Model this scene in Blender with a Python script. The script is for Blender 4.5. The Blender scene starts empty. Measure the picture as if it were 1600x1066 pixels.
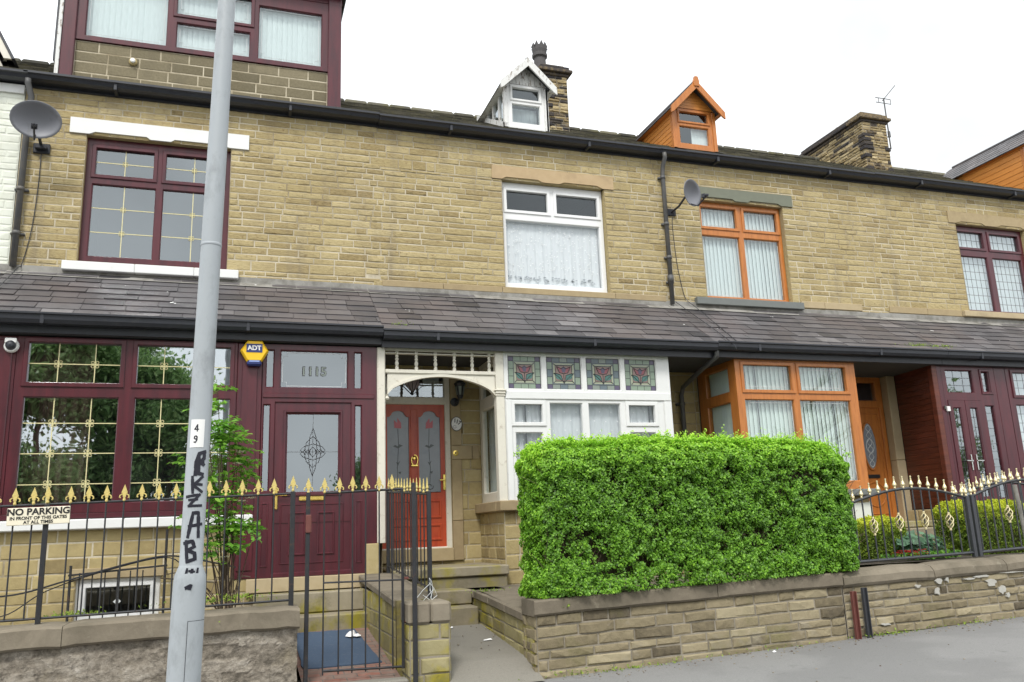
import bpy, math, random
import numpy as np
from mathutils import Vector, Matrix, noise

# ---------------------------------------------------------------- camera, sky, sun
sc = bpy.context.scene
COL = sc.collection
R = math.radians
cam_d = bpy.data.cameras.new("camera")
cam = bpy.data.objects.new("camera", cam_d)
COL.objects.link(cam)
cam_d.sensor_width = 36.0
cam_d.lens = 29.42
cam_d.clip_start = 0.05
cam_d.clip_end = 500
def cam_matrix(yaw, pitch, roll, loc):
    cy, sy, cp, sp = math.cos(yaw), math.sin(yaw), math.cos(pitch), math.sin(pitch)
    F = Vector((sy*cp, cy*cp, sp)); Rt = Vector((cy, -sy, 0)); U = Rt.cross(F)
    X = math.cos(roll)*Rt + math.sin(roll)*U
    Yv = -math.sin(roll)*Rt + math.cos(roll)*U
    m = Matrix((X, Yv, -F)).transposed().to_4x4()
    m.translation = loc
    return m
cam.matrix_world = cam_matrix(R(18.8086), R(12.6997), R(-2.1994), Vector((0, -11.6, 1.4)))
sc.camera = cam

world = bpy.data.worlds.new("World"); sc.world = world; world.use_nodes = True
wn, wl = world.node_tree.nodes, world.node_tree.links
bg = wn["Background"]
sky = wn.new("ShaderNodeTexSky"); sky.sky_type = 'NISHITA'; sky.sun_disc = False
SUN_EL, SUN_AZ = 52, 205           # azimuth measured clockwise from +Y
sky.sun_elevation = R(SUN_EL); sky.sun_rotation = R(SUN_AZ)
sky.air_density = 1.0; sky.dust_density = 2.0; sky.ozone_density = 1.0
hs = wn.new("ShaderNodeHueSaturation"); hs.inputs["Saturation"].default_value = 0.16
wtc = wn.new("ShaderNodeTexCoord"); wno = wn.new("ShaderNodeTexNoise")
wno.inputs["Scale"].default_value = 2.2; wno.inputs["Detail"].default_value = 5; wno.inputs["Roughness"].default_value = 0.5
wmr = wn.new("ShaderNodeMapRange"); wmr.inputs[1].default_value = 0.3; wmr.inputs[2].default_value = 0.7
wmr.inputs[3].default_value = 0.60; wmr.inputs[4].default_value = 1.15
wmx = wn.new("ShaderNodeVectorMath"); wmx.operation = 'SCALE'
wl.new(sky.outputs[0], hs.inputs["Color"])
wl.new(wtc.outputs["Generated"], wno.inputs["Vector"]); wl.new(wno.outputs["Fac"], wmr.inputs[0])
wl.new(hs.outputs[0], wmx.inputs[0]); wl.new(wmr.outputs[0], wmx.inputs["Scale"])
cld = wn.new("ShaderNodeMix"); cld.data_type = 'RGBA'; cld.inputs[0].default_value = 0.85   # overcast cloud layer over the clear-sky model
cldv = wn.new("ShaderNodeVectorMath"); cldv.operation = 'SCALE'; cldv.inputs[0].default_value = (7.0, 7.25, 7.45)
wl.new(wmr.outputs[0], cldv.inputs["Scale"])
wl.new(wmx.outputs[0], cld.inputs[6]); wl.new(cldv.outputs[0], cld.inputs[7]); wl.new(cld.outputs[2], bg.inputs["Color"])
bg.inputs["Strength"].default_value = 0.13

sun_d = bpy.data.lights.new("sun", 'SUN'); sun_d.energy = 1.4; sun_d.angle = R(14); sun_d.color = (1, 0.97, 0.92)
sun = bpy.data.objects.new("sun", sun_d); COL.objects.link(sun)
sdir = Vector((math.sin(R(SUN_AZ))*math.cos(R(SUN_EL)), math.cos(R(SUN_AZ))*math.cos(R(SUN_EL)), math.sin(R(SUN_EL))))
sun.rotation_euler = sdir.to_track_quat('Z', 'Y').to_euler()
sc.view_settings.view_transform = 'Standard'; sc.view_settings.look = 'None'
sc.view_settings.exposure = 0.92; sc.view_settings.gamma = 1.0
sc.render.engine = 'CYCLES'
sc.render.resolution_x, sc.render.resolution_y = 1024, 682

# ---------------------------------------------------------------- materials
def _mat(name):
    m = bpy.data.materials.new(name); m.use_nodes = True
    n, l = m.node_tree.nodes, m.node_tree.links
    return m, n, l, n["Principled BSDF"]
def ramp(n, stops):
    r = n.new("ShaderNodeValToRGB"); e = r.color_ramp.elements
    while len(e) < len(stops): e.new(0.5)
    for i, (p, c) in enumerate(stops):
        e[i].position = p; e[i].color = (c[0], c[1], c[2], 1)
    return r
def tex(n, l, scale, detail=4, rough=0.6, coords='Object', vec=(1, 1, 1)):
    tc = n.new("ShaderNodeTexCoord"); mp = n.new("ShaderNodeMapping")
    mp.inputs["Scale"].default_value = vec
    t = n.new("ShaderNodeTexNoise"); t.inputs["Scale"].default_value = scale
    t.inputs["Detail"].default_value = detail; t.inputs["Roughness"].default_value = rough
    l.new(tc.outputs[coords], mp.inputs[0]); l.new(mp.outputs[0], t.inputs["Vector"])
    return t
def mix(n, l, fac, a, b, mode='MIX'):
    m = n.new("ShaderNodeMix"); m.data_type = 'RGBA'; m.blend_type = mode
    for s, v in ((0, fac), (6, a), (7, b)):
        if hasattr(v, "links") or hasattr(v, "is_output"): l.new(v, m.inputs[s])
        elif s == 0: m.inputs[0].default_value = v
        else: m.inputs[s].default_value = (v[0], v[1], v[2], 1)
    return m.outputs[2]
def bump(n, l, b, h, strength=0.3, dist=0.01):
    k = n.new("ShaderNodeBump"); k.inputs["Strength"].default_value = strength; k.inputs["Distance"].default_value = dist
    l.new(h, k.inputs["Height"]); l.new(k.outputs[0], b.inputs["Normal"])
def rng_map(n, l, v, a, b, c=0.0, d=1.0):
    r = n.new("ShaderNodeMapRange"); r.inputs[1].default_value = a; r.inputs[2].default_value = b
    r.inputs[3].default_value = c; r.inputs[4].default_value = d; l.new(v, r.inputs[0]); return r.outputs[0]

def toned(name, stops, rough=0.9, nscale=30, namt=0.35, bstr=0.5, bdist=0.006, stain=None, stain_scale=0.9, stain_rng=(0.55, 0.75), spec=0.3, nvec=(1, 1, 1), stain2=None, s2scale=3, s2rng=(.6, .75), streak=None):
    """colour from the per-piece 'tone' attribute, broken up by noise"""
    m, n, l, b = _mat(name)
    at = n.new("ShaderNodeAttribute"); at.attribute_name = "tone"
    nz = tex(n, l, nscale, 6, 0.65, vec=nvec)
    ad = n.new("ShaderNodeMath"); ad.operation = 'MULTIPLY_ADD'
    sub = n.new("ShaderNodeMath"); sub.operation = 'SUBTRACT'; sub.inputs[1].default_value = 0.5
    l.new(nz.outputs[0], sub.inputs[0]); l.new(sub.outputs[0], ad.inputs[0]); ad.inputs[1].default_value = namt*2
    l.new(at.outputs["Fac"], ad.inputs[2])
    r = ramp(n, stops); l.new(ad.outputs[0], r.inputs[0])
    c = r.outputs[0]
    if stain:
        s = tex(n, l, stain_scale, 5, 0.6)
        c = mix(n, l, rng_map(n, l, s.outputs[0], stain_rng[0], stain_rng[1]), c, stain)
    if stain2:
        s = tex(n, l, s2scale, 6, 0.7)
        c = mix(n, l, rng_map(n, l, s.outputs[0], s2rng[0], s2rng[1]), c, stain2)
    if streak:      # damp and soot runs
        s = tex(n, l, 1.5, 6, 0.65, vec=(1.8, 1.8, .22))
        c = mix(n, l, rng_map(n, l, s.outputs[0], .52, .78, 0, .75), c, streak)
    l.new(c, b.inputs["Base Color"])
    b.inputs["Roughness"].default_value = rough; b.inputs["Specular IOR Level"].default_value = spec
    bump(n, l, b, nz.outputs[0], bstr, bdist)
    return m
def paint(name, col, rough=0.4, var=0.12, nscale=8, dirt=None, dscale=6, drng=(0.55, 0.8), bstr=0.05, metallic=0, spec=0.5, vec=(1, 1, 1)):
    m, n, l, b = _mat(name)
    nz = tex(n, l, nscale, 5, 0.6, vec=vec)
    c = mix(n, l, nz.outputs[0], [x*(1-var) for x in col], [min(1, x*(1+var)) for x in col])
    if dirt:
        d = tex(n, l, dscale, 6, 0.7, vec=vec)
        c = mix(n, l, rng_map(n, l, d.outputs[0], drng[0], drng[1]), c, dirt)
    l.new(c, b.inputs["Base Color"])
    b.inputs["Roughness"].default_value = rough; b.inputs["Metallic"].default_value = metallic
    b.inputs["Specular IOR Level"].default_value = spec
    if bstr: bump(n, l, b, nz.outputs[0], bstr, 0.004)
    return m
def glassy(name, refl=0.14, tint=(0.9, 0.95, 0.95), rough=0.01, wave=0.02):
    m, n, l, b = _mat(name)
    n.remove(b); out = n["Material Output"]
    t = n.new("ShaderNodeBsdfTransparent"); t.inputs[0].default_value = (*tint, 1)
    g = n.new("ShaderNodeBsdfGlossy"); g.inputs["Roughness"].default_value = rough; g.inputs["Color"].default_value = (.9, .97, 1, 1)
    lw = n.new("ShaderNodeLayerWeight"); lw.inputs[0].default_value = 0.5
    pw = n.new("ShaderNodeMath"); pw.operation = 'POWER'; pw.inputs[1].default_value = 4.0; l.new(lw.outputs["Facing"], pw.inputs[0])
    f = rng_map(n, l, pw.outputs[0], 0.0, 1.0, refl, 1.0)
    nz = tex(n, l, 1.6, 2, 0.5); k = n.new("ShaderNodeBump"); k.inputs["Strength"].default_value = wave; k.inputs["Distance"].default_value = 0.05
    l.new(nz.outputs[0], k.inputs["Height"]); l.new(k.outputs[0], g.inputs["Normal"])
    mx = n.new("ShaderNodeMixShader"); l.new(f, mx.inputs[0]); l.new(t.outputs[0], mx.inputs[1]); l.new(g.outputs[0], mx.inputs[2])
    l.new(mx.outputs[0], out.inputs[0]); return m
def leafy(name, stops, rough=0.5, trans=0.35, patch=None, pscale=2.0, prng=(.5, .7)):
    m, n, l, b = _mat(name)
    at = n.new("ShaderNodeAttribute"); at.attribute_name = "tone"
    r = ramp(n, stops); l.new(at.outputs["Fac"], r.inputs[0]); c = r.outputs[0]
    if patch:
        s = tex(n, l, pscale, 4, 0.6); c = mix(n, l, rng_map(n, l, s.outputs[0], prng[0], prng[1]), c, patch)
    l.new(c, b.inputs["Base Color"]); b.inputs["Roughness"].default_value = rough
    t = n.new("ShaderNodeBsdfTranslucent"); l.new(c, t.inputs[0])
    mx = n.new("ShaderNodeMixShader"); mx.inputs[0].default_value = trans
    l.new(b.outputs[0], mx.inputs[1]); l.new(t.outputs[0], mx.inputs[2]); l.new(mx.outputs[0], n["Material Output"].inputs[0])
    return m
def cloth(name, col, trans=0.3, alpha=1.0):
    m, n, l, b = _mat(name)
    nz = tex(n, l, 40, 3, 0.5, vec=(1, 1, 0.2))
    c = mix(n, l, nz.outputs[0], [x*0.88 for x in col], [min(1, x*1.08) for x in col])
    l.new(c, b.inputs["Base Color"]); b.inputs["Roughness"].default_value = 0.95
    t = n.new("ShaderNodeBsdfTranslucent"); l.new(c, t.inputs[0])
    mx = n.new("ShaderNodeMixShader"); mx.inputs[0].default_value = trans
    l.new(b.outputs[0], mx.inputs[1]); l.new(t.outputs[0], mx.inputs[2])
    if alpha < 1:
        tp = n.new("ShaderNodeBsdfTransparent"); m2 = n.new("ShaderNodeMixShader"); m2.inputs[0].default_value = alpha
        l.new(tp.outputs[0], m2.inputs[1]); l.new(mx.outputs[0], m2.inputs[2]); l.new(m2.outputs[0], n["Material Output"].inputs[0])
    else: l.new(mx.outputs[0], n["Material Output"].inputs[0])
    return m

M = {}
M['stone'] = toned("facade_stone", [(0, (.13, .095, .05)), (.22, (.29, .222, .105)), (.55, (.41, .33, .168)), (.82, (.48, .395, .218)), (1, (.57, .49, .31))], nscale=34, namt=.42, bstr=.9, bdist=.014, stain=(.25, .195, .115), stain_scale=.55, stain_rng=(.50, .85), nvec=(.5, 1, 1.6), stain2=(.22, .15, .065), s2scale=15, s2rng=(.56, .72), streak=(.20, .165, .115))
M['mortar'] = paint("mortar", (.53, .475, .36), .95, .25, 40, dirt=(.24, .195, .12), dscale=.9, drng=(.42, .62), bstr=.4)
M['ashlar'] = toned("dressed_stone", [(0, (.25, .185, .105)), (.5, (.38, .30, .175)), (1, (.47, .385, .25))], nscale=12, namt=.25, bstr=.3, bdist=.005, stain=(.2, .15, .09), stain_scale=1.6, stain_rng=(.55, .85))
M['pinkstone'] = toned("lintel_stone", [(0, (.36, .26, .15)), (.5, (.46, .34, .2)), (1, (.54, .42, .27))], nscale=9, namt=.3, bstr=.2, bdist=.004, stain=(.34, .25, .15), stain_scale=3, stain_rng=(.5, .75))
M['lowstone'] = toned("lower_stone", [(0, (.2, .15, .07)), (.35, (.33, .26, .125)), (.7, (.42, .34, .17)), (1, (.5, .42, .25))], nscale=16, namt=.28, bstr=.6, bdist=.01, stain=(.25, .2, .11), stain_scale=1.2, stain_rng=(.55, .8))
M['gardenstone'] = toned("garden_wall_stone", [(0, (.10, .082, .055)), (.35, (.205, .17, .105)), (.7, (.275, .23, .145)), (1, (.35, .30, .195))], nscale=14, namt=.33, bstr=.8, bdist=.014, stain=(.33, .30, .25), stain_scale=2.6, stain_rng=(.58, .8), stain2=(.16, .15, .06), s2scale=1.7, s2rng=(.55, .8))
M['mossstone'] = toned("mossy_wall_stone", [(0, (.15, .125, .06)), (.4, (.25, .215, .10)), (1, (.35, .31, .17))], nscale=10, namt=.35, bstr=.6, bdist=.01, stain=(.31, .26, .03), stain_scale=3.0, stain_rng=(.48, .62), stain2=(.1, .1, .045), s2scale=2.1, s2rng=(.5, .75))
M['garmortar'] = paint("garden_wall_mortar", (.27, .24, .19), .95, .3, 30, dirt=(.12, .105, .075), dscale=3, drng=(.45, .7), bstr=.6)
M['coping'] = toned("coping_stone", [(0, (.12, .1, .075)), (.5, (.19, .162, .12)), (1, (.26, .225, .17))], nscale=9, namt=.4, bstr=.7, bdist=.012, stain=(.10, .088, .062), stain_scale=2, stain_rng=(.45, .75), stain2=(.27, .24, .18), s2scale=6, s2rng=(.6, .75))
M['rubble'] = toned("crumbling_rendered_wall", [(0, (.11, .095, .075)), (.4, (.23, .20, .16)), (.75, (.33, .295, .245)), (1, (.43, .39, .34))], nscale=22, namt=.8, bstr=.8, bdist=.03, stain=(.24, .205, .14), stain_scale=2.5, stain_rng=(.5, .7), stain2=(.08, .07, .058), s2scale=9, s2rng=(.55, .7))
M['step'] = toned("step_stone", [(0, (.16, .14, .095)), (.5, (.25, .215, .15)), (1, (.34, .30, .22))], nscale=8, namt=.4, bstr=.5, bdist=.008, stain=(.27, .235, .03), stain_scale=3.0, stain_rng=(.50, .68), stain2=(.1, .09, .05), s2scale=2.3, s2rng=(.55, .75))
M['soot'] = toned("sooty_chimney_stone", [(0, (.035, .032, .035)), (.2, (.075, .062, .05)), (.35, (.24, .18, .095)), (.7, (.38, .30, .16)), (1, (.48, .39, .23))], nscale=14, namt=.3, bstr=.9, bdist=.02)
M['blockstone'] = toned("dormer_blockwork", [(0, (.10, .085, .05)), (.5, (.175, .15, .095)), (1, (.25, .215, .14))], nscale=30, namt=.4, bstr=.6, bdist=.01, stain=(.15, .13, .085), stain_scale=3, stain_rng=(.5, .75))
M['slate'] = toned("roof_slate", [(0, (.034, .032, .035)), (.45, (.09, .084, .088)), (.8, (.13, .122, .125)), (1, (.18, .17, .172))], rough=.5, nscale=10, namt=.16, bstr=.35, bdist=.004, stain=(.125, .10, .094), stain_scale=.6, stain_rng=(.46, .75), spec=.5, stain2=(.05, .05, .052), s2scale=1.4, s2rng=(.5, .8))
M['mossslate'] = toned("mossy_roof_slate", [(0, (.05, .048, .04)), (.5, (.10, .095, .075)), (1, (.2, .185, .14))], rough=.85, nscale=16, namt=.35, bstr=.6, bdist=.01, stain=(.15, .14, .075), stain_scale=4, stain_rng=(.5, .7))
M['lead'] = paint("lead_flashing", (.27, .26, .235), .7, .25, 14, dirt=(.13, .12, .1), dscale=4, drng=(.45, .7), bstr=.3)
M['gutter'] = paint("black_gutter_paint", (.024, .026, .033), .38, .3, 12, dirt=(.05, .048, .045), dscale=7, drng=(.6, .8), bstr=.1)
M['pipe'] = paint("grey_downpipe", (.085, .085, .085), .55, .2, 10, dirt=(.13, .115, .09), dscale=6, drng=(.5, .75))
M['white'] = paint("white_paint", (.72, .725, .71), .45, .05, 6, dirt=(.6, .58, .53), dscale=9, drng=(.62, .85), bstr=.04)
M['pvc'] = paint("white_plastic_frame", (.75, .755, .75), .3, .02, 4, bstr=0)
M['whitedirty'] = paint("weathered_cream_paint", (.66, .63, .54), .55, .08, 10, dirt=(.40, .35, .27), dscale=12, drng=(.58, .78), bstr=.1)
M['flaky'] = paint("flaking_white_paint", (.66, .66, .64), .6, .08, 10, dirt=(.24, .2, .16), dscale=22, drng=(.55, .61), bstr=.25, vec=(1, 1, .35))
M['render'] = paint("cream_white_painted_wall", (.70, .72, .63), .75, .06, 5, dirt=(.55, .56, .46), dscale=3, drng=(.5, .75), bstr=.25)
M['burg'] = paint("burgundy_plastic", (.088, .016, .023), .3, .3, 5, dirt=(.055, .014, .02), dscale=3, drng=(.42, .66), bstr=.06, vec=(3, 3, .4))
M['burgpane'] = paint("dark_burgundy_plastic", (.07, .015, .022), .33, .15, 6, bstr=.05)
M['oak'] = paint("golden_oak_plastic", (.48, .17, .036), .35, .25, 7, dirt=(.36, .115, .024), dscale=9, drng=(.45, .7), bstr=.05, vec=(3, 3, .35))
M['oakclad'] = paint("orange_cladding", (.60, .235, .045), .4, .15, 7, dirt=(.49, .175, .03), dscale=8, drng=(.45, .7), vec=(.35, .35, 3))
M['redwood'] = paint("red_brown_timber_cladding", (.13, .03, .014), .45, .4, 5, dirt=(.06, .014, .008), dscale=4, drng=(.4, .7), vec=(.5, .5, 6))
M['reddoor'] = paint("orange_red_door_paint", (.48, .075, .026), .4, .15, 5, dirt=(.33, .035, .015), dscale=5, drng=(.45, .7), vec=(2, 2, .5))
M['olive'] = paint("olive_grey_paint", (.155, .165, .12), .6, .12, 9)
M['greysill'] = paint("grey_painted_sill", (.15, .16, .15), .6, .12, 9)
M['iron'] = paint("black_iron_paint", (.022, .023, .026), .45, .4, 20, dirt=(.10, .05, .03), dscale=14, drng=(.58, .74), bstr=.2)
M['ironclean'] = paint("dark_grey_iron_paint", (.045, .048, .055), .4, .2, 12, bstr=.1)
M['rust'] = paint("rusty_red_iron", (.14, .045, .035), .7, .35, 18, dirt=(.06, .03, .025), dscale=10)
M['gold'] = paint("gold_paint", (.62, .50, .17), .5, .15, 30, dirt=(.33, .24, .08), dscale=34, drng=(.52, .75), metallic=.1)
M['palegold'] = paint("pale_gold_paint", (.72, .63, .38), .35, .15, 30, metallic=.3)
M['brass'] = paint("brass", (.75, .55, .15), .25, .1, 20, metallic=.9)
M['chrome'] = paint("chrome", (.8, .8, .8), .2, .05, 20, metallic=1)
M['came'] = paint("gold_glazing_bar", (.66, .60, .32), .4, .1, 20)
M['leadline'] = paint("lead_came", (.05, .05, .055), .5, .1, 20)
M['whiteline'] = paint("pale_glass_line", (.75, .78, .78), .4, .05, 20)
M['glass'] = glassy("window_glass", .12)
M['glassbay'] = glassy("dark_window_glass", .26, (.85, .88, .88), wave=.05)
M['glassup'] = glassy("upper_window_glass", .24)
M['glassmirror'] = glassy("reflective_bay_glass", .5, (.85, .88, .88), wave=.05)
M['glassdoor'] = glassy("door_glass", .22, (.8, .85, .88))
M['glasslace'] = glassy("clear_window_glass", .07, (.97, .98, .98))
M['frost'] = paint("frosted_door_glass", (.24, .265, .30), .25, .2, 4, dirt=(.17, .20, .25), dscale=3, bstr=.03)
M['frostred'] = paint("red_etched_glass", (.45, .06, .08), .3)
M['frostdark'] = paint("dark_etched_glass", (.06, .075, .08), .3)
M['room'] = paint("dark_interior", (.07, .073, .078), .9, .2, 2, bstr=0)
M['lace'] = cloth("lace_curtain", (.68, .71, .73), .1)
M['lacewhite'] = cloth("white_curtain_motif", (.93, .93, .93), .2)
M['lacegrey'] = cloth("grey_net_curtain", (.62, .66, .68), .1)
M['motif'] = cloth("grey_lace_motif", (.42, .45, .48), .3)
M['blind'] = cloth("white_vertical_blind", (.78, .82, .81), .1)
M['blindgreen'] = cloth("pale_green_vertical_blind", (.82, .88, .82), .1)
M['curtainred'] = cloth("dusky_pink_curtain", (.33, .19, .18), .2)
M['s_green'] = paint("pale_green_stained_glass", (.22, .285, .215), .3, .15, 12)
M['s_bluerefl'] = paint("reflection_blue_stained_glass", (.115, .15, .17), .3, .12, 12)  # two middle bay lights: reflection painted in as a darker, bluer glass colour
M['s_purple'] = paint("purple_stained_glass", (.09, .075, .13), .3, .2, 12)
M['s_red'] = paint("red_stained_glass", (.26, .075, .09), .3, .2, 12)
M['s_pink'] = paint("pink_stained_glass", (.24, .165, .145), .3, .15, 12)
M['s_teal'] = paint("teal_stained_glass", (.055, .16, .14), .3, .2, 12)
M['s_grey'] = paint("grey_green_stained_glass", (.21, .245, .215), .3, .1, 12)
M['s_cream'] = paint("yellow_cream_stained_glass", (.34, .36, .26), .3, .1, 12)
M['galv'] = paint("grey_painted_lamp_column", (.37, .40, .42), .5, .08, 5, dirt=(.24, .26, .27), dscale=7, drng=(.5, .75), bstr=.15, spec=.4, vec=(1, 1, .5))
M['ink'] = paint("black_marker_ink", (.012, .012, .022), .5, .2, 10)
M['label'] = paint("white_sticker", (.82, .82, .80), .5, .04, 10)
M['signboard'] = paint("cream_sign_board", (.78, .72, .56), .5, .06, 9, dirt=(.60, .47, .30), dscale=9, drng=(.6, .85))
M['black'] = paint("black_lettering", (.015, .015, .015), .5)
M['yellow'] = paint("yellow_alarm_plastic", (.85, .52, .012), .35, .05, 6)
M['blue'] = paint("dark_blue_plastic", (.02, .035, .16), .35, .1, 6)
M['lightblue'] = paint("light_blue_lens", (.28, .38, .7), .3)
M['dish'] = paint("grey_satellite_dish", (.19, .195, .215), .5, .08, 6, dirt=(.14, .14, .14), dscale=5)
M['terracotta'] = paint("dark_clay_chimney_pot", (.075, .07, .07), .8, .3, 10)
M['asphalt'] = None
M['mat'] = paint("blue_mat_carpet", (.05, .08, .13), .95, .35, 90, dirt=(.11, .125, .15), dscale=24, bstr=.5)
M['paper'] = paint("white_tissue", (.8, .8, .8), .9)
M['soil'] = paint("dark_soil", (.06, .048, .034), .95, .4, 12, bstr=.6)
M['bark'] = paint("brown_twig_bark", (.10, .072, .048), .9, .35, 20, bstr=.5)
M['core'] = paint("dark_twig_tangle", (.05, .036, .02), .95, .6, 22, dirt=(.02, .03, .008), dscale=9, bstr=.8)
M['privet'] = leafy("privet_leaf", [(0, (.04, .095, .014)), (.35, (.135, .31, .03)), (.7, (.30, .58, .052)), (1, (.52, .82, .07))], .45, .4)
M['rowan'] = leafy("bright_green_leaf", [(0, (.04, .13, .02)), (.5, (.13, .34, .04)), (1, (.28, .52, .06))], .5, .4)
M['cypress'] = leafy("golden_cypress_leaf", [(0, (.045, .09, .012)), (.5, (.22, .33, .025)), (1, (.62, .66, .04))], .6, .3)
M['treeleaf'] = leafy("tree_leaf", [(0, (.09, .17, .05)), (.5, (.20, .34, .11)), (1, (.42, .55, .24))], .5, .5)
M['hosta'] = leafy("blue_green_leaf", [(0, (.05, .13, .06)), (1, (.18, .34, .2))], .5, .3)
M['petalwhite'] = paint("cream_blossom", (.75, .74, .6), .8)
M['petalred'] = paint("red_petal", (.6, .03, .03), .7)
M['moss'] = leafy("green_moss", [(0, (.1, .16, .02)), (1, (.3, .42, .05))], .9, .2)
M['tile'] = None

def ground_mat(name, c1, c2, c3, bstr=.5, crack=True):
    m, n, l, b = _mat(name)
    a = tex(n, l, 1.1, 6, .65); f = tex(n, l, 90, 3, .7); p = tex(n, l, 4, 5, .6); q0 = tex(n, l, .45, 4, .55); g0 = tex(n, l, 28, 2, .5)
    c = mix(n, l, a.outputs[0], c1, c2)
    c = mix(n, l, rng_map(n, l, f.outputs[0], .35, .75), c, c3)
    c = mix(n, l, rng_map(n, l, p.outputs[0], .62, .75, 0, .5), c, [x*.6 for x in c1])
    c = mix(n, l, rng_map(n, l, q0.outputs[0], .5, .56, 0, .35), c, [x*.78 for x in c1])
    c = mix(n, l, rng_map(n, l, g0.outputs[0], .70, .74, 0, .5), c, [x*.5 for x in c1])
    if crack:
        tc = n.new("ShaderNodeTexCoord"); v = n.new("ShaderNodeTexVoronoi"); v.feature = 'DISTANCE_TO_EDGE'; v.inputs["Scale"].default_value = .55
        w = tex(n, l, 3, 5, .7); vm = n.new("ShaderNodeVectorMath"); vm.operation = 'MULTIPLY_ADD'
        vm.inputs[1].default_value = (.35, .35, .35); l.new(w.outputs["Color"], vm.inputs[0]); l.new(tc.outputs["Object"], vm.inputs[2])
        l.new(vm.outputs[0], v.inputs["Vector"])
        c = mix(n, l, rng_map(n, l, v.outputs["Distance"], .0, .012, .6, 0), c, [x*.45 for x in c1])
    l.new(c, b.inputs["Base Color"]); b.inputs["Roughness"].default_value = .92
    bump(n, l, b, f.outputs[0], bstr, .004); return m
M['asphalt'] = ground_mat("worn_grey_pavement", (.165, .164, .162), (.215, .212, .208), (.275, .27, .262), crack=False)
M['road'] = ground_mat("road_asphalt", (.05, .05, .052), (.07, .07, .07), (.1, .1, .1))
M['concrete'] = ground_mat("path_concrete", (.165, .155, .13), (.21, .195, .165), (.25, .235, .2), crack=False)
def brickpave():
    m, n, l, b = _mat("red_brick_paving")
    tc = n.new("ShaderNodeTexCoord"); br = n.new("ShaderNodeTexBrick"); br.inputs["Scale"].default_value = 1
    br.inputs["Brick Width"].default_value = .21; br.inputs["Row Height"].default_value = .105; br.inputs["Mortar Size"].default_value = .006
    br.inputs["Color1"].default_value = (.25, .10, .07, 1); br.inputs["Color2"].default_value = (.19, .13, .105, 1); br.inputs["Mortar"].default_value = (.09, .08, .07, 1)
    l.new(tc.outputs["Object"], br.inputs["Vector"]); nz = tex(n, l, 12, 5, .6)
    c = mix(n, l, rng_map(n, l, nz.outputs[0], .4, .7, 0, .6), br.outputs[0], (.22, .19, .16))
    l.new(c, b.inputs["Base Color"]); b.inputs["Roughness"].default_value = .9; bump(n, l, b, br.outputs["Fac"], -.4, .004); return m
M['tile'] = brickpave()

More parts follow.
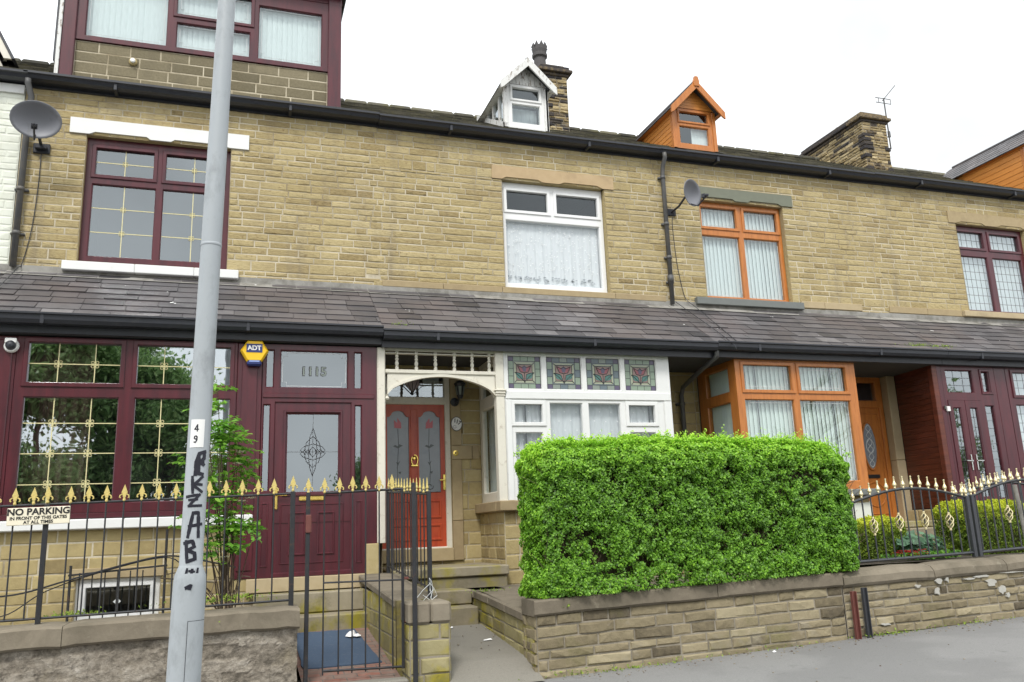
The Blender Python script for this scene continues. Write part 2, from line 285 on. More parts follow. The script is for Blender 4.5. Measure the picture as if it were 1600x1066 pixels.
# ---------------------------------------------------------------- mesh helpers
class MB:
    def __init__(s, T=None):
        s.v = []; s.f = []; s.mi = []; s.t = []; s.mats = []; s.T = T or Matrix(); s.cur = 0; s.tone = .5
    def use(s, m):
        if isinstance(m, str): m = M[m]
        if m not in s.mats: s.mats.append(m)
        s.cur = s.mats.index(m); return s
    def vert(s, p):
        q = s.T @ Vector(p); s.v.append((q.x, q.y, q.z)); s.t.append(s.tone); return len(s.v)-1
    def face(s, pts):
        s.f.append([s.vert(p) for p in pts]); s.mi.append(s.cur)
    def facei(s, idx): s.f.append(list(idx)); s.mi.append(s.cur)
    def box(s, x0, x1, y0, y1, z0, z1, b=0.0, skew=None):
        if x1 < x0: x0, x1 = x1, x0
        if y1 < y0: y0, y1 = y1, y0
        if z1 < z0: z0, z1 = z1, z0
        b = min(b, (x1-x0)*.45, (y1-y0)*.45, (z1-z0)*.45)
        sk = skew or (lambda x, y, z: (x, y, z))
        if b <= 0:
            c = [(x0,y0,z0),(x1,y0,z0),(x1,y1,z0),(x0,y1,z0),(x0,y0,z1),(x1,y0,z1),(x1,y1,z1),(x0,y1,z1)]
            i = [s.vert(sk(*p)) for p in c]
            for q in ((0,3,2,1),(4,5,6,7),(0,1,5,4),(1,2,6,5),(2,3,7,6),(3,0,4,7)): s.facei([i[k] for k in q])
            return
        # chamfered box: 24 verts
        X, Y, Z = (x0, x1), (y0, y1), (z0, z1)
        vid = {}
        for a in (0, 1):
            for c in (0, 1):
                for d in (0, 1):
                    sx, sy, sz = (1-2*a)*b, (1-2*c)*b, (1-2*d)*b
                    vid[(a,c,d,'x')] = s.vert(sk(X[a], Y[c]+sy, Z[d]+sz))
                    vid[(a,c,d,'y')] = s.vert(sk(X[a]+sx, Y[c], Z[d]+sz))
                    vid[(a,c,d,'z')] = s.vert(sk(X[a]+sx, Y[c]+sy, Z[d]))
        def F(l, flip):
            l = [vid[k] for k in l]; s.facei(l[::-1] if flip else l)
        for a in (0, 1):
            F([(a,0,0,'x'),(a,1,0,'x'),(a,1,1,'x'),(a,0,1,'x')], a == 0)
            F([(0,a,0,'y'),(1,a,0,'y'),(1,a,1,'y'),(0,a,1,'y')], a == 1)
            F([(0,0,a,'z'),(1,0,a,'z'),(1,1,a,'z'),(0,1,a,'z')], a == 0)
        for p in (0, 1):
            for q in (0, 1):
                F([(p,q,0,'x'),(p,q,0,'y'),(p,q,1,'y'),(p,q,1,'x')], (p+q) % 2 == 0)
                F([(p,0,q,'x'),(p,0,q,'z'),(p,1,q,'z'),(p,1,q,'x')], (p+q) % 2 == 1)
                F([(0,p,q,'y'),(0,p,q,'z'),(1,p,q,'z'),(1,p,q,'y')], (p+q) % 2 == 0)
                for r in (0, 1):
                    F([(p,q,r,'x'),(p,q,r,'y'),(p,q,r,'z')], (p+q+r) % 2 == 1)
    def rect(s, x0, x1, z0, z1, y):
        s.face([(x0,y,z0),(x1,y,z0),(x1,y,z1),(x0,y,z1)])
    def tube(s, pts, r, n=8, r2=None, caps=True, closed=False):
        pts = [Vector(p) for p in pts]; rings = []
        N = len(pts); up = None
        for i, p in enumerate(pts):
            a = pts[(i-1) % N] if (i > 0 or closed) else p; c = pts[(i+1) % N] if (i < N-1 or closed) else p
            d = (c-a).normalized()
            if up is None:
                up = Vector((0,0,1)) if abs(d.z) < .9 else Vector((1,0,0))
            u = (up - d*up.dot(d)).normalized(); w = d.cross(u); up = u
            rr = r if r2 is None else r + (r2-r)*i/max(1, N-1)
            if isinstance(r, (list, tuple)): rr = r[i]
            rings.append([s.vert(p + (u*math.cos(2*math.pi*k/n) + w*math.sin(2*math.pi*k/n))*rr) for k in range(n)])
        for i in range(N-1 if not closed else N):
            A, B = rings[i], rings[(i+1) % N]
            for k in range(n): s.facei([A[k], A[(k+1) % n], B[(k+1) % n], B[k]])
        if caps and not closed: s.facei(rings[0][::-1]); s.facei(rings[-1])
    def lathe(s, prof, c=(0,0,0), n=12, axis='z'):
        rings = []
        for (r, h) in prof:
            ring = []
            for k in range(n):
                a = 2*math.pi*k/n; x, y = r*math.cos(a), r*math.sin(a)
                p = {'z': (c[0]+x, c[1]+y, c[2]+h), 'y': (c[0]+x, c[1]+h, c[2]+y), 'x': (c[0]+h, c[1]+x, c[2]+y)}[axis]
                ring.append(s.vert(p))
            rings.append(ring)
        for A, B in zip(rings, rings[1:]):
            for k in range(n): s.facei([A[k], A[(k+1) % n], B[(k+1) % n], B[k]])
        s.facei(rings[0][::-1]); s.facei(rings[-1])
    def prism(s, poly, y0, y1):
        """poly in (x,z), extruded from y0 (front) to y1"""
        a = [s.vert((x, y0, z)) for x, z in poly]; b = [s.vert((x, y1, z)) for x, z in poly]
        s.facei(a); s.facei(b[::-1]); n = len(poly)
        for k in range(n): s.facei([a[k], b[k], b[(k+1) % n], a[(k+1) % n]])
    def extr(s, prof, x0, x1):
        """profile in (y,z) extruded along x"""
        a = [s.vert((x0, y, z)) for y, z in prof]; b = [s.vert((x1, y, z)) for y, z in prof]
        s.facei(a[::-1]); s.facei(b); n = len(prof)
        for k in range(n): s.facei([a[k], a[(k+1) % n], b[(k+1) % n], b[k]])
    # plate with rectangular openings (window frames)
    def plate(s, x0, x1, z0, z1, holes, yf, yb, ch=.012, inner=True):
        xs = sorted({x0, x1, *[h[0] for h in holes], *[h[1] for h in holes]}); zs = sorted({z0, z1, *[h[2] for h in holes], *[h[3] for h in holes]})
        for i in range(len(xs)-1):
            for j in range(len(zs)-1):
                cx, cz = (xs[i]+xs[i+1])/2, (zs[j]+zs[j+1])/2
                if x0 < cx < x1 and z0 < cz < z1 and not any(h[0] < cx < h[1] and h[2] < cz < h[3] for h in holes):
                    s.rect(xs[i], xs[i+1], zs[j], zs[j+1], yf)
        def ringf(a, ya, b, yb_):
            A = [(a[0],ya,a[2]),(a[1],ya,a[2]),(a[1],ya,a[3]),(a[0],ya,a[3])]; B = [(b[0],yb_,b[2]),(b[1],yb_,b[2]),(b[1],yb_,b[3]),(b[0],yb_,b[3])]
            for k in range(4): s.face([A[k], A[(k+1) % 4], B[(k+1) % 4], B[k]])
        for h in holes:
            g = (h[0]+ch, h[1]-ch, h[2]+ch, h[3]-ch)
            ringf(h, yf, g, yf+ch*1.2); ringf(g, yf+ch*1.2, g, yb)
        o = (x0, x1, z0, z1); ringf(o, yf, o, yb)
        return [(h[0]+ch, h[1]-ch, h[2]+ch, h[3]-ch) for h in holes]
    def ring(s, x0, x1, z0, z1, w, yf, yb, ch=.006):
        """picture-frame with mitred, chamfered section"""
        prof = [((0), yb), (0, yf+ch), (ch, yf), (w-ch, yf), (w, yf+ch*1.5), (w, yb)]
        for (a, ya), (b, yb_) in zip(prof, prof[1:]):
            A = [(x0+a,ya,z0+a),(x1-a,ya,z0+a),(x1-a,ya,z1-a),(x0+a,ya,z1-a)]; B = [(x0+b,yb_,z0+b),(x1-b,yb_,z0+b),(x1-b,yb_,z1-b),(x0+b,yb_,z1-b)]
            for k in range(4): s.face([A[k], A[(k+1) % 4], B[(k+1) % 4], B[k]])
    def mesh(s, name):
        me = bpy.data.meshes.new(name); me.from_pydata(s.v, [], s.f)
        for m in s.mats: me.materials.append(m)
        me.polygons.foreach_set("material_index", s.mi)
        a = me.attributes.new("tone", 'FLOAT', 'POINT'); a.data.foreach_set("value", s.t)
        me.update(); return me

WL = {}
def wloc(o):
    return WL.get(o.name, Vector((0,0,0)))
def tag(o, label=None, cat=None, group=None, kind=None):
    if label: o["label"] = label
    if cat: o["category"] = cat
    if group: o["group"] = group
    if kind: o["kind"] = kind
    return o
def empty(name, loc, label, cat, group=None):
    o = bpy.data.objects.new(name, None); COL.objects.link(o); o.location = loc; o.empty_display_size = .2
    WL[o.name] = Vector(loc); return tag(o, label, cat, group)
def put(name, mb, parent=None, smooth=False, local=False, bevel=0, label=None):
    me = mb.mesh(name)
    o = bpy.data.objects.new(name, me); COL.objects.link(o)
    if parent is not None:
        o.parent = parent; w = wloc(parent); WL[o.name] = w.copy()
        if not local: me.transform(Matrix.Translation(-w))
    if smooth:
        me.polygons.foreach_set("use_smooth", [True]*len(me.polygons))
    if label: o["label"] = label
    return o
def single(name, mb, origin, label, cat, group=None, kind=None, smooth=False):
    me = mb.mesh(name); o = bpy.data.objects.new(name, me); COL.objects.link(o)
    me.transform(Matrix.Translation(-Vector(origin))); o.location = origin; WL[o.name] = Vector(origin)
    if smooth: me.polygons.foreach_set("use_smooth", [True]*len(me.polygons))
    return tag(o, label, cat, group, kind)
def sidemat(x, y0):
    """local (u,depth,z) -> plane facing -X at world x; u runs from y0 towards +Y ... mirrored so that outward (-depth) is -X"""
    return Matrix(((0, 1, 0, x), (-1, 0, 0, y0), (0, 0, 1, 0), (0, 0, 0, 1)))
def sideR(x, y0):
    """plane facing +X"""
    return Matrix(((0, -1, 0, x), (1, 0, 0, y0), (0, 0, 1, 0), (0, 0, 0, 1)))

def text_mesh(body, size, M4, mat, name, parent=None, bold=0.0, ext=.0012, align='CENTER', shear=0, sx=1, smooth=False):
    cu = bpy.data.curves.new("lettering_curve", 'FONT'); cu.body = body; cu.size = size; cu.align_x = align; cu.align_y = 'CENTER'
    cu.extrude = ext; cu.offset = bold; cu.shear = shear; cu.resolution_u = 4
    t = bpy.data.objects.new("lettering_tmp", cu); COL.objects.link(t)
    dg = bpy.context.evaluated_depsgraph_get(); me = bpy.data.meshes.new_from_object(t.evaluated_get(dg))
    bpy.data.objects.remove(t); me.transform(Matrix.Diagonal((sx, 1, 1, 1)))
    me.transform(M4); me.materials.clear(); me.materials.append(M[mat]); me.name = name
    o = bpy.data.objects.new(name, me); COL.objects.link(o)
    if parent is not None:
        o.parent = parent; me.transform(Matrix.Translation(-wloc(parent))); WL[o.name] = wloc(parent).copy()
    return o
def upright(x, y, z, tilt=0):   # text in XY -> facing -Y
    return Matrix.Translation((x, y, z)) @ Matrix.Rotation(tilt, 4, 'Y') @ Matrix.Rotation(R(90), 4, 'X')

# masonry: individual stones proud of a mortar bed.  local frame: face at y=Y, outward -y
def masonry(mb, x0, x1, z0, z1, Y=0.0, holes=(), stone='stone', mortar='mortar', ch=(.08, .118), ln=(.2, .48), proud=(.003, .010), gap=.012, reveal=.14, seed=1, slope=0.0, tone=(.52, .115), rough=1.0, rows=None, tooth=None):
    rnd = random.Random(seed)
    sh = lambda x, z: z + slope*(x-x0)
    zs = [z0]
    rr_ = random.Random(rows) if rows else rnd
    while zs[-1] < z1 - ch[0]*.6:
        zs.append(zs[-1] + rr_.uniform(*ch))
    k = (z1-z0)/(zs[-1]-z0) if zs[-1] > z0 else 1
    zs = [z0+(z-z0)*k for z in zs]
    for h in holes:
        for e in (h[2], h[3]):
            if z0 < e < z1:
                i = min(range(1, len(zs)-1), key=lambda q: abs(zs[q]-e)); zs[i] = e
    zs = sorted(zs)
    xs = sorted({x0, x1, *[h[0] for h in holes if x0 < h[0] < x1], *[h[1] for h in holes if x0 < h[1] < x1]})
    zz = sorted({z0, z1, *[h[2] for h in holes if z0 < h[2] < z1], *[h[3] for h in holes if z0 < h[3] < z1]})
    mb.use(mortar); mb.tone = .5
    for i in range(len(xs)-1):
        for j in range(len(zz)-1):
            cx, cz = (xs[i]+xs[i+1])/2, (zz[j]+zz[j+1])/2
            if not any(h[0] < cx < h[1] and h[2] < cz < h[3] for h in holes):
                mb.face([(xs[i],Y,sh(xs[i],zz[j])),(xs[i+1],Y,sh(xs[i+1],zz[j])),(xs[i+1],Y,sh(xs[i+1],zz[j+1])),(xs[i],Y,sh(xs[i],zz[j+1]))])
    mb.use(stone)
    for h in holes:
        a = max(h[0], x0), min(h[1], x1), max(h[2], z0), min(h[3], z1); mb.tone = .55
        A = [(a[0],Y-.01,a[2]),(a[1],Y-.01,a[2]),(a[1],Y-.01,a[3]),(a[0],Y-.01,a[3])]; B = [(x, Y+reveal, z) for x, _, z in A]
        for q in range(4): mb.face([A[q], A[(q+1) % 4], B[(q+1) % 4], B[q]])
    X0, X1 = x0, x1; tr = [random.Random(t) if t else None for t in (tooth or (0, 0))]
    for a, b in zip(zs, zs[1:]):
        x0 = X0+(tr[0].uniform(-.17, .17) if tr[0] else 0); x1 = X1+(tr[1].uniform(-.17, .17) if tr[1] else 0)
        if b-a < .012: continue
        cz = (a+b)/2
        blocked = sorted((h[0], h[1]) for h in holes if h[2] < cz < h[3])
        free = []; cur = x0
        for p, q in blocked:
            if p > cur: free.append((cur, p))
            cur = max(cur, q)
        if cur < x1: free.append((cur, x1))
        for p, q in free:
            x = p
            if rnd.random() < .5: first = rnd.uniform(ln[0]*.5, ln[0])
            else: first = None
            while x < q - 1e-4:
                L = first or rnd.uniform(*ln); first = None
                if rnd.random() < .12: L *= .55
                if q - (x+L) < ln[0]*.5: L = q-x
                e = min(x+L, q)
                stone_block(mb, x+gap*rnd.uniform(.35, .6), e-gap*rnd.uniform(.35, .6), a+gap*rnd.uniform(.3, .6), b-gap*rnd.uniform(.3, .6), Y, rnd, proud, tone, sh, rough)
                x = e
def stone_block(mb, x0, x1, z0, z1, Y, rnd, proud, tone, sh, rough):
    w, h = x1-x0, z1-z0
    if w < .015 or h < .01: return
    mb.tone = min(1, max(0, rnd.gauss(*tone)))
    bv = min(.012, h*.2, w*.2); d = rnd.uniform(*proud)
    o = [mb.vert((x, Y+.001, sh(x, z))) for x, z in ((x0, z0), (x1, z0), (x1, z1), (x0, z1))]
    j = lambda s=1: rnd.uniform(-.35, .35)*bv*s
    inn = []
    n = 1 if w < .16 else (2 if w < .3 else 3)
    bot = [(x0+bv+(w-2*bv)*i/n, z0+bv) for i in range(n+1)]; top = [(x0+bv+(w-2*bv)*i/n, z1-bv) for i in range(n+1)]
    B = [mb.vert((x+j(), Y-d*rnd.uniform(.6, 1.25), sh(x, z+j()*rough))) for x, z in bot]
    T_ = [mb.vert((x+j(), Y-d*rnd.uniform(.6, 1.25), sh(x, z+j()*rough))) for x, z in top]
    C = [mb.vert(((bot[i][0]+bot[i+1][0])/2, Y-d*rnd.uniform(.85, 1.35), sh(bot[i][0], (z0+z1)/2))) for i in range(n)]
    for i in range(n):
        mb.facei([B[i], B[i+1], C[i]]); mb.facei([B[i+1], T_[i+1], C[i]]); mb.facei([T_[i+1], T_[i], C[i]]); mb.facei([T_[i], B[i], C[i]])
    mb.facei([o[0], o[1]] + B[::-1]); mb.facei([o[1], o[2], T_[-1], B[-1]]); mb.facei([o[2], o[3]] + T_); mb.facei([o[3], o[0], B[0], T_[0]])

def slates(mb, x0, x1, yb, zb, yt, zt, exp=.2, wid=(.28, .5), th=.013, seed=3, mat='slate', tone=(.5, .26), skip=None, jit=1.0):
    rnd = random.Random(seed); mb.use(mat)
    s = Vector((0, yt-yb, zt-zb)); L = s.length; s.normalize(); nrm = Vector((0, -s.z, s.y))
    mb.tone = .1
    P = lambda x, u, h: (x, yb+s.y*u+nrm.y*h, zb+s.z*u+nrm.z*h)
    mb.face([P(x0, 0, 0), P(x1, 0, 0), P(x1, L, 0), P(x0, L, 0)])
    k = 0; u = 0.0
    while u < L-.02:
        x = x0 - rnd.uniform(0, .3)
        rj = rnd.uniform(-.004, .004)
        while x < x1:
            w = rnd.uniform(*wid); a, b = max(x, x0)+.004, min(x+w, x1)-.004
            if b-a > .03 and not (skip and skip((a+b)/2, u)):
                mb.tone = min(1, max(0, rnd.gauss(*tone)))
                du = rj + rnd.uniform(-.006, .006)*jit; tl = rnd.uniform(-.005, .005)*jit
                if rnd.random() < .03: tl *= 4; du -= .015
                t1 = th*rnd.uniform(.8, 1.6); ue = min(u+exp*1.15, L)
                lo = max(u+du, -.03)
                q = [P(a, lo+tl, t1), P(b, lo-tl, t1*rnd.uniform(.8, 1.3)), P(b, ue, .002), P(a, ue, .002)]
                i = [mb.vert(p) for p in q]; mb.facei(i)
                g = [mb.vert(P(a, lo+tl, 0)), mb.vert(P(b, lo-tl, 0))]
                mb.facei([g[0], g[1], i[1], i[0]]); mb.facei([g[0], i[0], i[3]]); mb.facei([g[1], i[2], i[1]])
            x += w
        u += exp; k += 1

def leaf_mesh(name, C, N, size, tone, mat, aspect=.5, fold=.25, seed=0, spread=.9):
    """numpy leaf cloud: pointed folded leaves (two triangles each)"""
    rs = np.random.RandomState(seed); n = len(C); C = np.asarray(C, float); N = np.asarray(N, float)
    size = np.broadcast_to(size, (n,)) * rs.uniform(.7, 1.3, n)
    d = N + rs.normal(0, spread, (n, 3)); d /= np.linalg.norm(d, axis=1)[:, None]+1e-9
    a = rs.normal(0, 1, (n, 3)); a -= (a*d).sum(1)[:, None]*d; a /= np.linalg.norm(a, axis=1)[:, None]+1e-9
    b = np.cross(d, a); L = (size*.5)[:, None]; W = (size*.5*aspect)[:, None]
    P = np.stack([C-a*L, C+b*W+d*W*fold-a*L*.1, C+a*L, C-b*W+d*W*fold-a*L*.1], 1).reshape(-1, 3)
    me = bpy.data.meshes.new(name); me.vertices.add(4*n); me.vertices.foreach_set("co", P.ravel())
    idx = np.arange(n)*4
    tri = np.stack([idx, idx+1, idx+2, idx, idx+2, idx+3], 1).ravel().astype(np.int32)
    me.loops.add(6*n); me.loops.foreach_set("vertex_index", tri); me.polygons.add(2*n)
    me.polygons.foreach_set("loop_start", (np.arange(2*n)*3).astype(np.int32))
    at = me.attributes.new("tone", 'FLOAT', 'POINT'); at.data.foreach_set("value", np.repeat(np.clip(tone, 0, 1), 4))
    me.materials.append(M[mat]); me.update(calc_edges=True); me.validate(); return me
def leafobj(name, me, parent, **k):
    me.transform(Matrix.Translation(-wloc(parent))); o = bpy.data.objects.new(name, me); COL.objects.link(o); o.parent = parent
    return o
def child_mesh(name, me, parent, loc=(0,0,0)):
    o = bpy.data.objects.new(name, me); COL.objects.link(o); o.parent = parent; o.location = loc; return o

# ---------------------------------------------------------------- window and wall builders
def curtain(mb, x0, x1, z0, z1, y, amp=.02, wl=.11, mat='lace', seed=0, hem=0.0):
    rnd = random.Random(seed); mb.use(mat); n = max(6, int((x1-x0)/.014)); ph = rnd.uniform(0, 6); rows = 5
    idx = []
    for j in range(rows+1):
        t = j/rows; z = z1+(z0-z1)*t; row = []
        for i in range(n+1):
            x = x0+(x1-x0)*i/n
            yy = y + amp*(.35+.65*t)*(math.sin(2*math.pi*x/wl+ph+.6*math.sin(x*7)) + .4*math.sin(2*math.pi*x/(wl*.43)+1.3))
            row.append(mb.vert((x, yy, z + (hem*math.sin(x*30) if j == rows else 0))))
        idx.append(row)
    for j in range(rows):
        for i in range(n): mb.facei([idx[j][i], idx[j+1][i], idx[j+1][i+1], idx[j][i+1]])
def vblind(mb, x0, x1, z0, z1, y, w=.085, mat='blind', ang=22, seed=0):
    rnd = random.Random(seed); mb.use(mat); x = x0+w*.4
    while x < x1-w*.3:
        a = R(ang+rnd.uniform(-4, 4)); c, s = math.cos(a)*w*.56, math.sin(a)*w*.56*.8
        mb.face([(x-c, y-s, z0), (x+c, y+s, z0), (x+c, y+s, z1), (x-c, y-s, z1)]); x += w*.84
def room(parent, x0, x1, z0, z1, y, T=None, d=1.2, name='interior'):
    mb = MB(T).use('room'); mb.tone = .5
    a, b = (x0-.0, x1+.0), (z0-.0, z1+.0)
    mb.rect(a[0], a[1], b[0], b[1], y+d)
    mb.face([(a[0],y,b[0]),(a[0],y+d,b[0]),(a[0],y+d,b[1]),(a[0],y,b[1])]); mb.face([(a[1],y,b[0]),(a[1],y+d,b[0]),(a[1],y+d,b[1]),(a[1],y,b[1])])
    mb.face([(a[0],y,b[0]),(a[1],y,b[0]),(a[1],y+d,b[0]),(a[0],y+d,b[0])]); mb.face([(a[0],y,b[1]),(a[1],y,b[1]),(a[1],y+d,b[1]),(a[0],y+d,b[1])])
    return put(name, mb, parent)
def window(parent, x0, x1, z0, z1, yf, panes, mat, T=None, name='window', depth=.07, sash=(), glass='glass', extra=None, rm=True, sub=None, sw=.04, label=None, rd=1.2, rx=(.01, .01)):
    mb = MB(T).use(mat)
    holes = [(p[0]-(sw if i in sash else 0), p[1]+(sw if i in sash else 0), p[2]-(sw if i in sash else 0), p[3]+(sw if i in sash else 0)) for i, p in enumerate(panes)]
    mb.plate(x0, x1, z0, z1, holes, yf, yf+depth)
    for i in sash:
        h = holes[i]; mb.ring(h[0]-.012, h[1]+.012, h[2]-.012, h[3]+.012, sw+.012, yf-.018, yf+depth*.6)
    f = put(name, mb, parent, label=label); s = sub or f
    g = MB(T).use(glass)
    for i, p in enumerate(panes): g.rect(p[0]-.004, p[1]+.004, p[2]-.004, p[3]+.004, yf+depth*.5)
    put('pane', g, s)
    if extra: extra(f, s, T)
    if rm: room(s, x0+rx[0], x1-rx[1], z0+.01, z1-.01, yf+depth+.01, T, rd)
    return f
def fancybars(mb, p, nx, zs, yf, r=.0048, orn=.038):
    """gold glazing bars of one pane: nx vertical positions, zs horizontal positions, a rosette at each crossing"""
    mb.use('came')
    for x in nx: mb.box(x-r, x+r, yf-.004, yf, p[2], p[3])
    for z in zs: mb.box(p[0], p[1], yf-.0045, yf-.0005, z-r, z+r)
    for x in nx:
        for z in zs:
            for sx in (-1, 1):
                for sz in (-1, 1):
                    c = (x+sx*orn*.62, z+sz*orn*.62); pts = [(c[0]+orn*.42*math.cos(t), yf-.006, c[1]+orn*.42*math.sin(t)) for t in [k*math.pi/4 for k in range(8)]]
                    mb.tube(pts, .0035, 4, closed=True)
def outline(mb, p, inset, yf, mat='whiteline', r=.003):
    mb.use(mat); a, b, c, d = p[0]+inset, p[1]-inset, p[2]+inset, p[3]-inset; q = .05
    pts = [(a+q, c), (b-q, c), (b-q, c+q), (b, c+q), (b, d-q), (b-q, d-q), (b-q, d), (a+q, d), (a+q, d-q), (a, d-q), (a, c+q), (a+q, c+q)]
    mb.tube([(x, yf-.002, z) for x, z in pts], r, 4, closed=True)
def leadgrid(mb, p, dx, dz, yf, mat='leadline', r=.003):
    mb.use(mat); n = max(1, round((p[1]-p[0])/dx)); m = max(1, round((p[3]-p[2])/dz))
    for i in range(1, n): x = p[0]+(p[1]-p[0])*i/n; mb.box(x-r, x+r, yf-.003, yf, p[2], p[3])
    for i in range(1, m): z = p[2]+(p[3]-p[2])*i/m; mb.box(p[0], p[1], yf-.0035, yf-.0005, z-r, z+r)

ZT = 4.90     # top of lean-to roof on the facade
ZE = 7.40     # top of facade wall
def lintel(parent, x0, x1, z0, z1, wx0, wx1, mat, name='lintel', d=.03):
    mb = MB().use(mat); mb.tone = .6
    m = (wx0+wx1)/2; k = .13
    low = [(x0, z0), (wx0, z0), (wx0+.03, z0), (wx0+.1, z0+.035), (m-k-.05, z0+.035), (m-k, z0), (m+k, z0), (m+k+.05, z0+.035), (wx1-.1, z0+.035), (wx1-.03, z0), (x1, z0)]
    mb.prism(low + [(x1, z1), (x0, z1)], -d, .1); return put(name, mb, parent)
def upper_wall(h, x0, x1, hole, seed, tooth=None):
    mb = MB()
    masonry(mb, x0, x1, ZT-.06, ZE, 0, [hole], seed=seed, reveal=.13, rows=500, tooth=tooth)
    return put('front_wall', mb, h)
def main_gutter(h, x0, x1, dz=0.0):
    mb = MB().use('gutter')
    mb.extr([(0.02, 7.395), (-.03, 7.395), (-.03, 7.43), (-.09, 7.435), (-.13, 7.425), (-.19, 7.445), (-.21, 7.49), (-.235, 7.50), (-.235, 7.53), (-.215, 7.53), (-.2, 7.50), (-.03, 7.49), (.02, 7.5)], x0, x1)
    for v in range(len(mb.v)): mb.v[v] = (mb.v[v][0], mb.v[v][1], mb.v[v][2]+dz)
    x = x0+1.1
    while x < x1-.2:
        mb.box(x-.022, x+.022, -.213, -.03, 7.40+dz, 7.512+dz, .006); x += 2.3
    return put('roof_gutter', mb, h)
def porch_gutter(h, x0, x1, dz=0.0):
    mb = MB().use('gutter')
    pr = [(-1.19, 3.744), (-1.225, 3.744), (-1.23, 3.83), (-1.29, 3.825), (-1.35, 3.83), (-1.375, 3.87), (-1.38, 3.92), (-1.4, 3.93), (-1.4, 3.95), (-1.375, 3.95), (-1.36, 3.92), (-1.24, 3.90), (-1.19, 3.91)]
    mb.extr([(y, z+dz) for y, z in pr], x0, x1); x = x0+.7
    while x < x1-.1: mb.box(x-.02, x+.02, -1.384, -1.23, 3.82+dz, 3.935+dz, .005); x += 2.2
    return put('porch_gutter', mb, h)
def porch_roof(h, x0, x1, seed, dz=0.0, **k):
    mb = MB(); slates(mb, x0, x1, -1.33, 3.93+dz, -.02, 4.84, exp=.205, seed=seed, **k)
    mb.use('room'); mb.box(x0, x1, -1.19, -.001, 3.745+dz, 3.76+dz)
    rd_ = random.Random(seed*3); mb.use('label')
    for k in range(4):
        x = rd_.uniform(x0+.1, x1-.1); t = rd_.uniform(.1, .9); s = rd_.uniform(.005, .013); y, z = -1.33+1.31*t, 3.93+dz+.91*t+.02
        for j in range(rd_.choice((1, 1, 2, 3))): xx = x+rd_.uniform(-.04, .04); yy = rd_.uniform(-.03, .03); mb.face([(xx-s, y+yy-s, z+yy*.69-s*.69), (xx+s, y+yy-s*.6, z+yy*.69-s*.4), (xx+s*.7, y+yy+s, z+yy*.69+s*.69), (xx-s*.8, y+yy+s*.7, z+yy*.69+s*.5)])
    o = put('porch_roof', mb, h)
    m2 = MB().use('lead'); rnd = random.Random(seed); x = x0
    while x < x1-.01:
        e = min(x1, x+rnd.uniform(.9, 1.6)); t = rnd.uniform(-.008, .008)
        m2.box(x+.002, e+.01, -.03, -.012, 4.80, 4.915+t, .004)
        m2.face([(x, -.032, 4.835+t), (x, -.19+t, 4.745+t), (e+.012, -.19-t, 4.745-t*.5), (e+.012, -.032, 4.835)]); x = e
    put('flashing', m2, h)
    return o
def main_roof(h, x0, x1, seed):
    mb = MB(); slates(mb, x0, x1, -.19, 7.515, 4.0, 9.92, exp=.26, wid=(.25, .45), th=.016, seed=seed, mat='mossslate', jit=2)
    mb.use('mossslate'); mb.tone = .3
    mb.face([(x0, 4.0, 9.92), (x1, 4.0, 9.92), (x1, 8.2, 7.5), (x0, 8.2, 7.5)])
    mb.face([(x0, 8.2, 7.5), (x1, 8.2, 7.5), (x1, 8.2, .2), (x0, 8.2, .2)])
    x = x0
    while x < x1-.01:
        e = min(x1, x+.45); mb.tone = random.Random(x).random(); mb.box(x+.004, e-.004, 3.88, 4.12, 9.87, 9.97, .03); x = e
    return put('roof', mb, h)

# =============================================================== HOUSE with burgundy frames (number on fanlight)
HB = empty('terraced_house', (-.4, 0, 0), "stone terraced house with burgundy window frames, big box dormer and burgundy front door", "house", "stone houses of the terrace")
upper_wall(HB, -2.75, 1.93, (-1.98, -.14, 5.02, 6.80), 11, (0, 71))
lintel(HB, -2.19, .10, 6.81, 7.03, -1.98, -.14, 'white')
mb = MB().use('white'); 
for a, b in ((-2.14, -1.28), (-1.278, -.55), (-.548, .02)): mb.box(a, b, -.11, .12, 4.87, 4.99, .008)
put('window_sill', mb, HB)
panes = [(-1.86, -1.14, 6.28, 6.66), (-.98, -.25, 6.28, 6.66), (-1.89, -1.09, 5.12, 6.15), (-1.01, -.22, 5.12, 6.15)]
def ex(f, s, T):
    mb = MB()
    for i, p in enumerate(panes): fancybars(mb, p, [(p[0]+p[1])/2], [(p[2]+p[3])/2] if i < 2 else [p[2]+.35, p[2]+.69], .115, r=.005, orn=.03)
    put('glazing_bars', mb, f)
window(HB, -1.98, -.14, 4.99, 6.80, .08, panes, 'burg', sash=(0, 1), glass='glassup', extra=ex)
main_gutter(HB, -2.75, 1.93); main_roof(HB, -2.75, 1.93, 5)
porch_roof(HB, -2.75, 1.78, 21, .02, tone=(.5, .22)); porch_gutter(HB, -2.75, 1.78, .02)
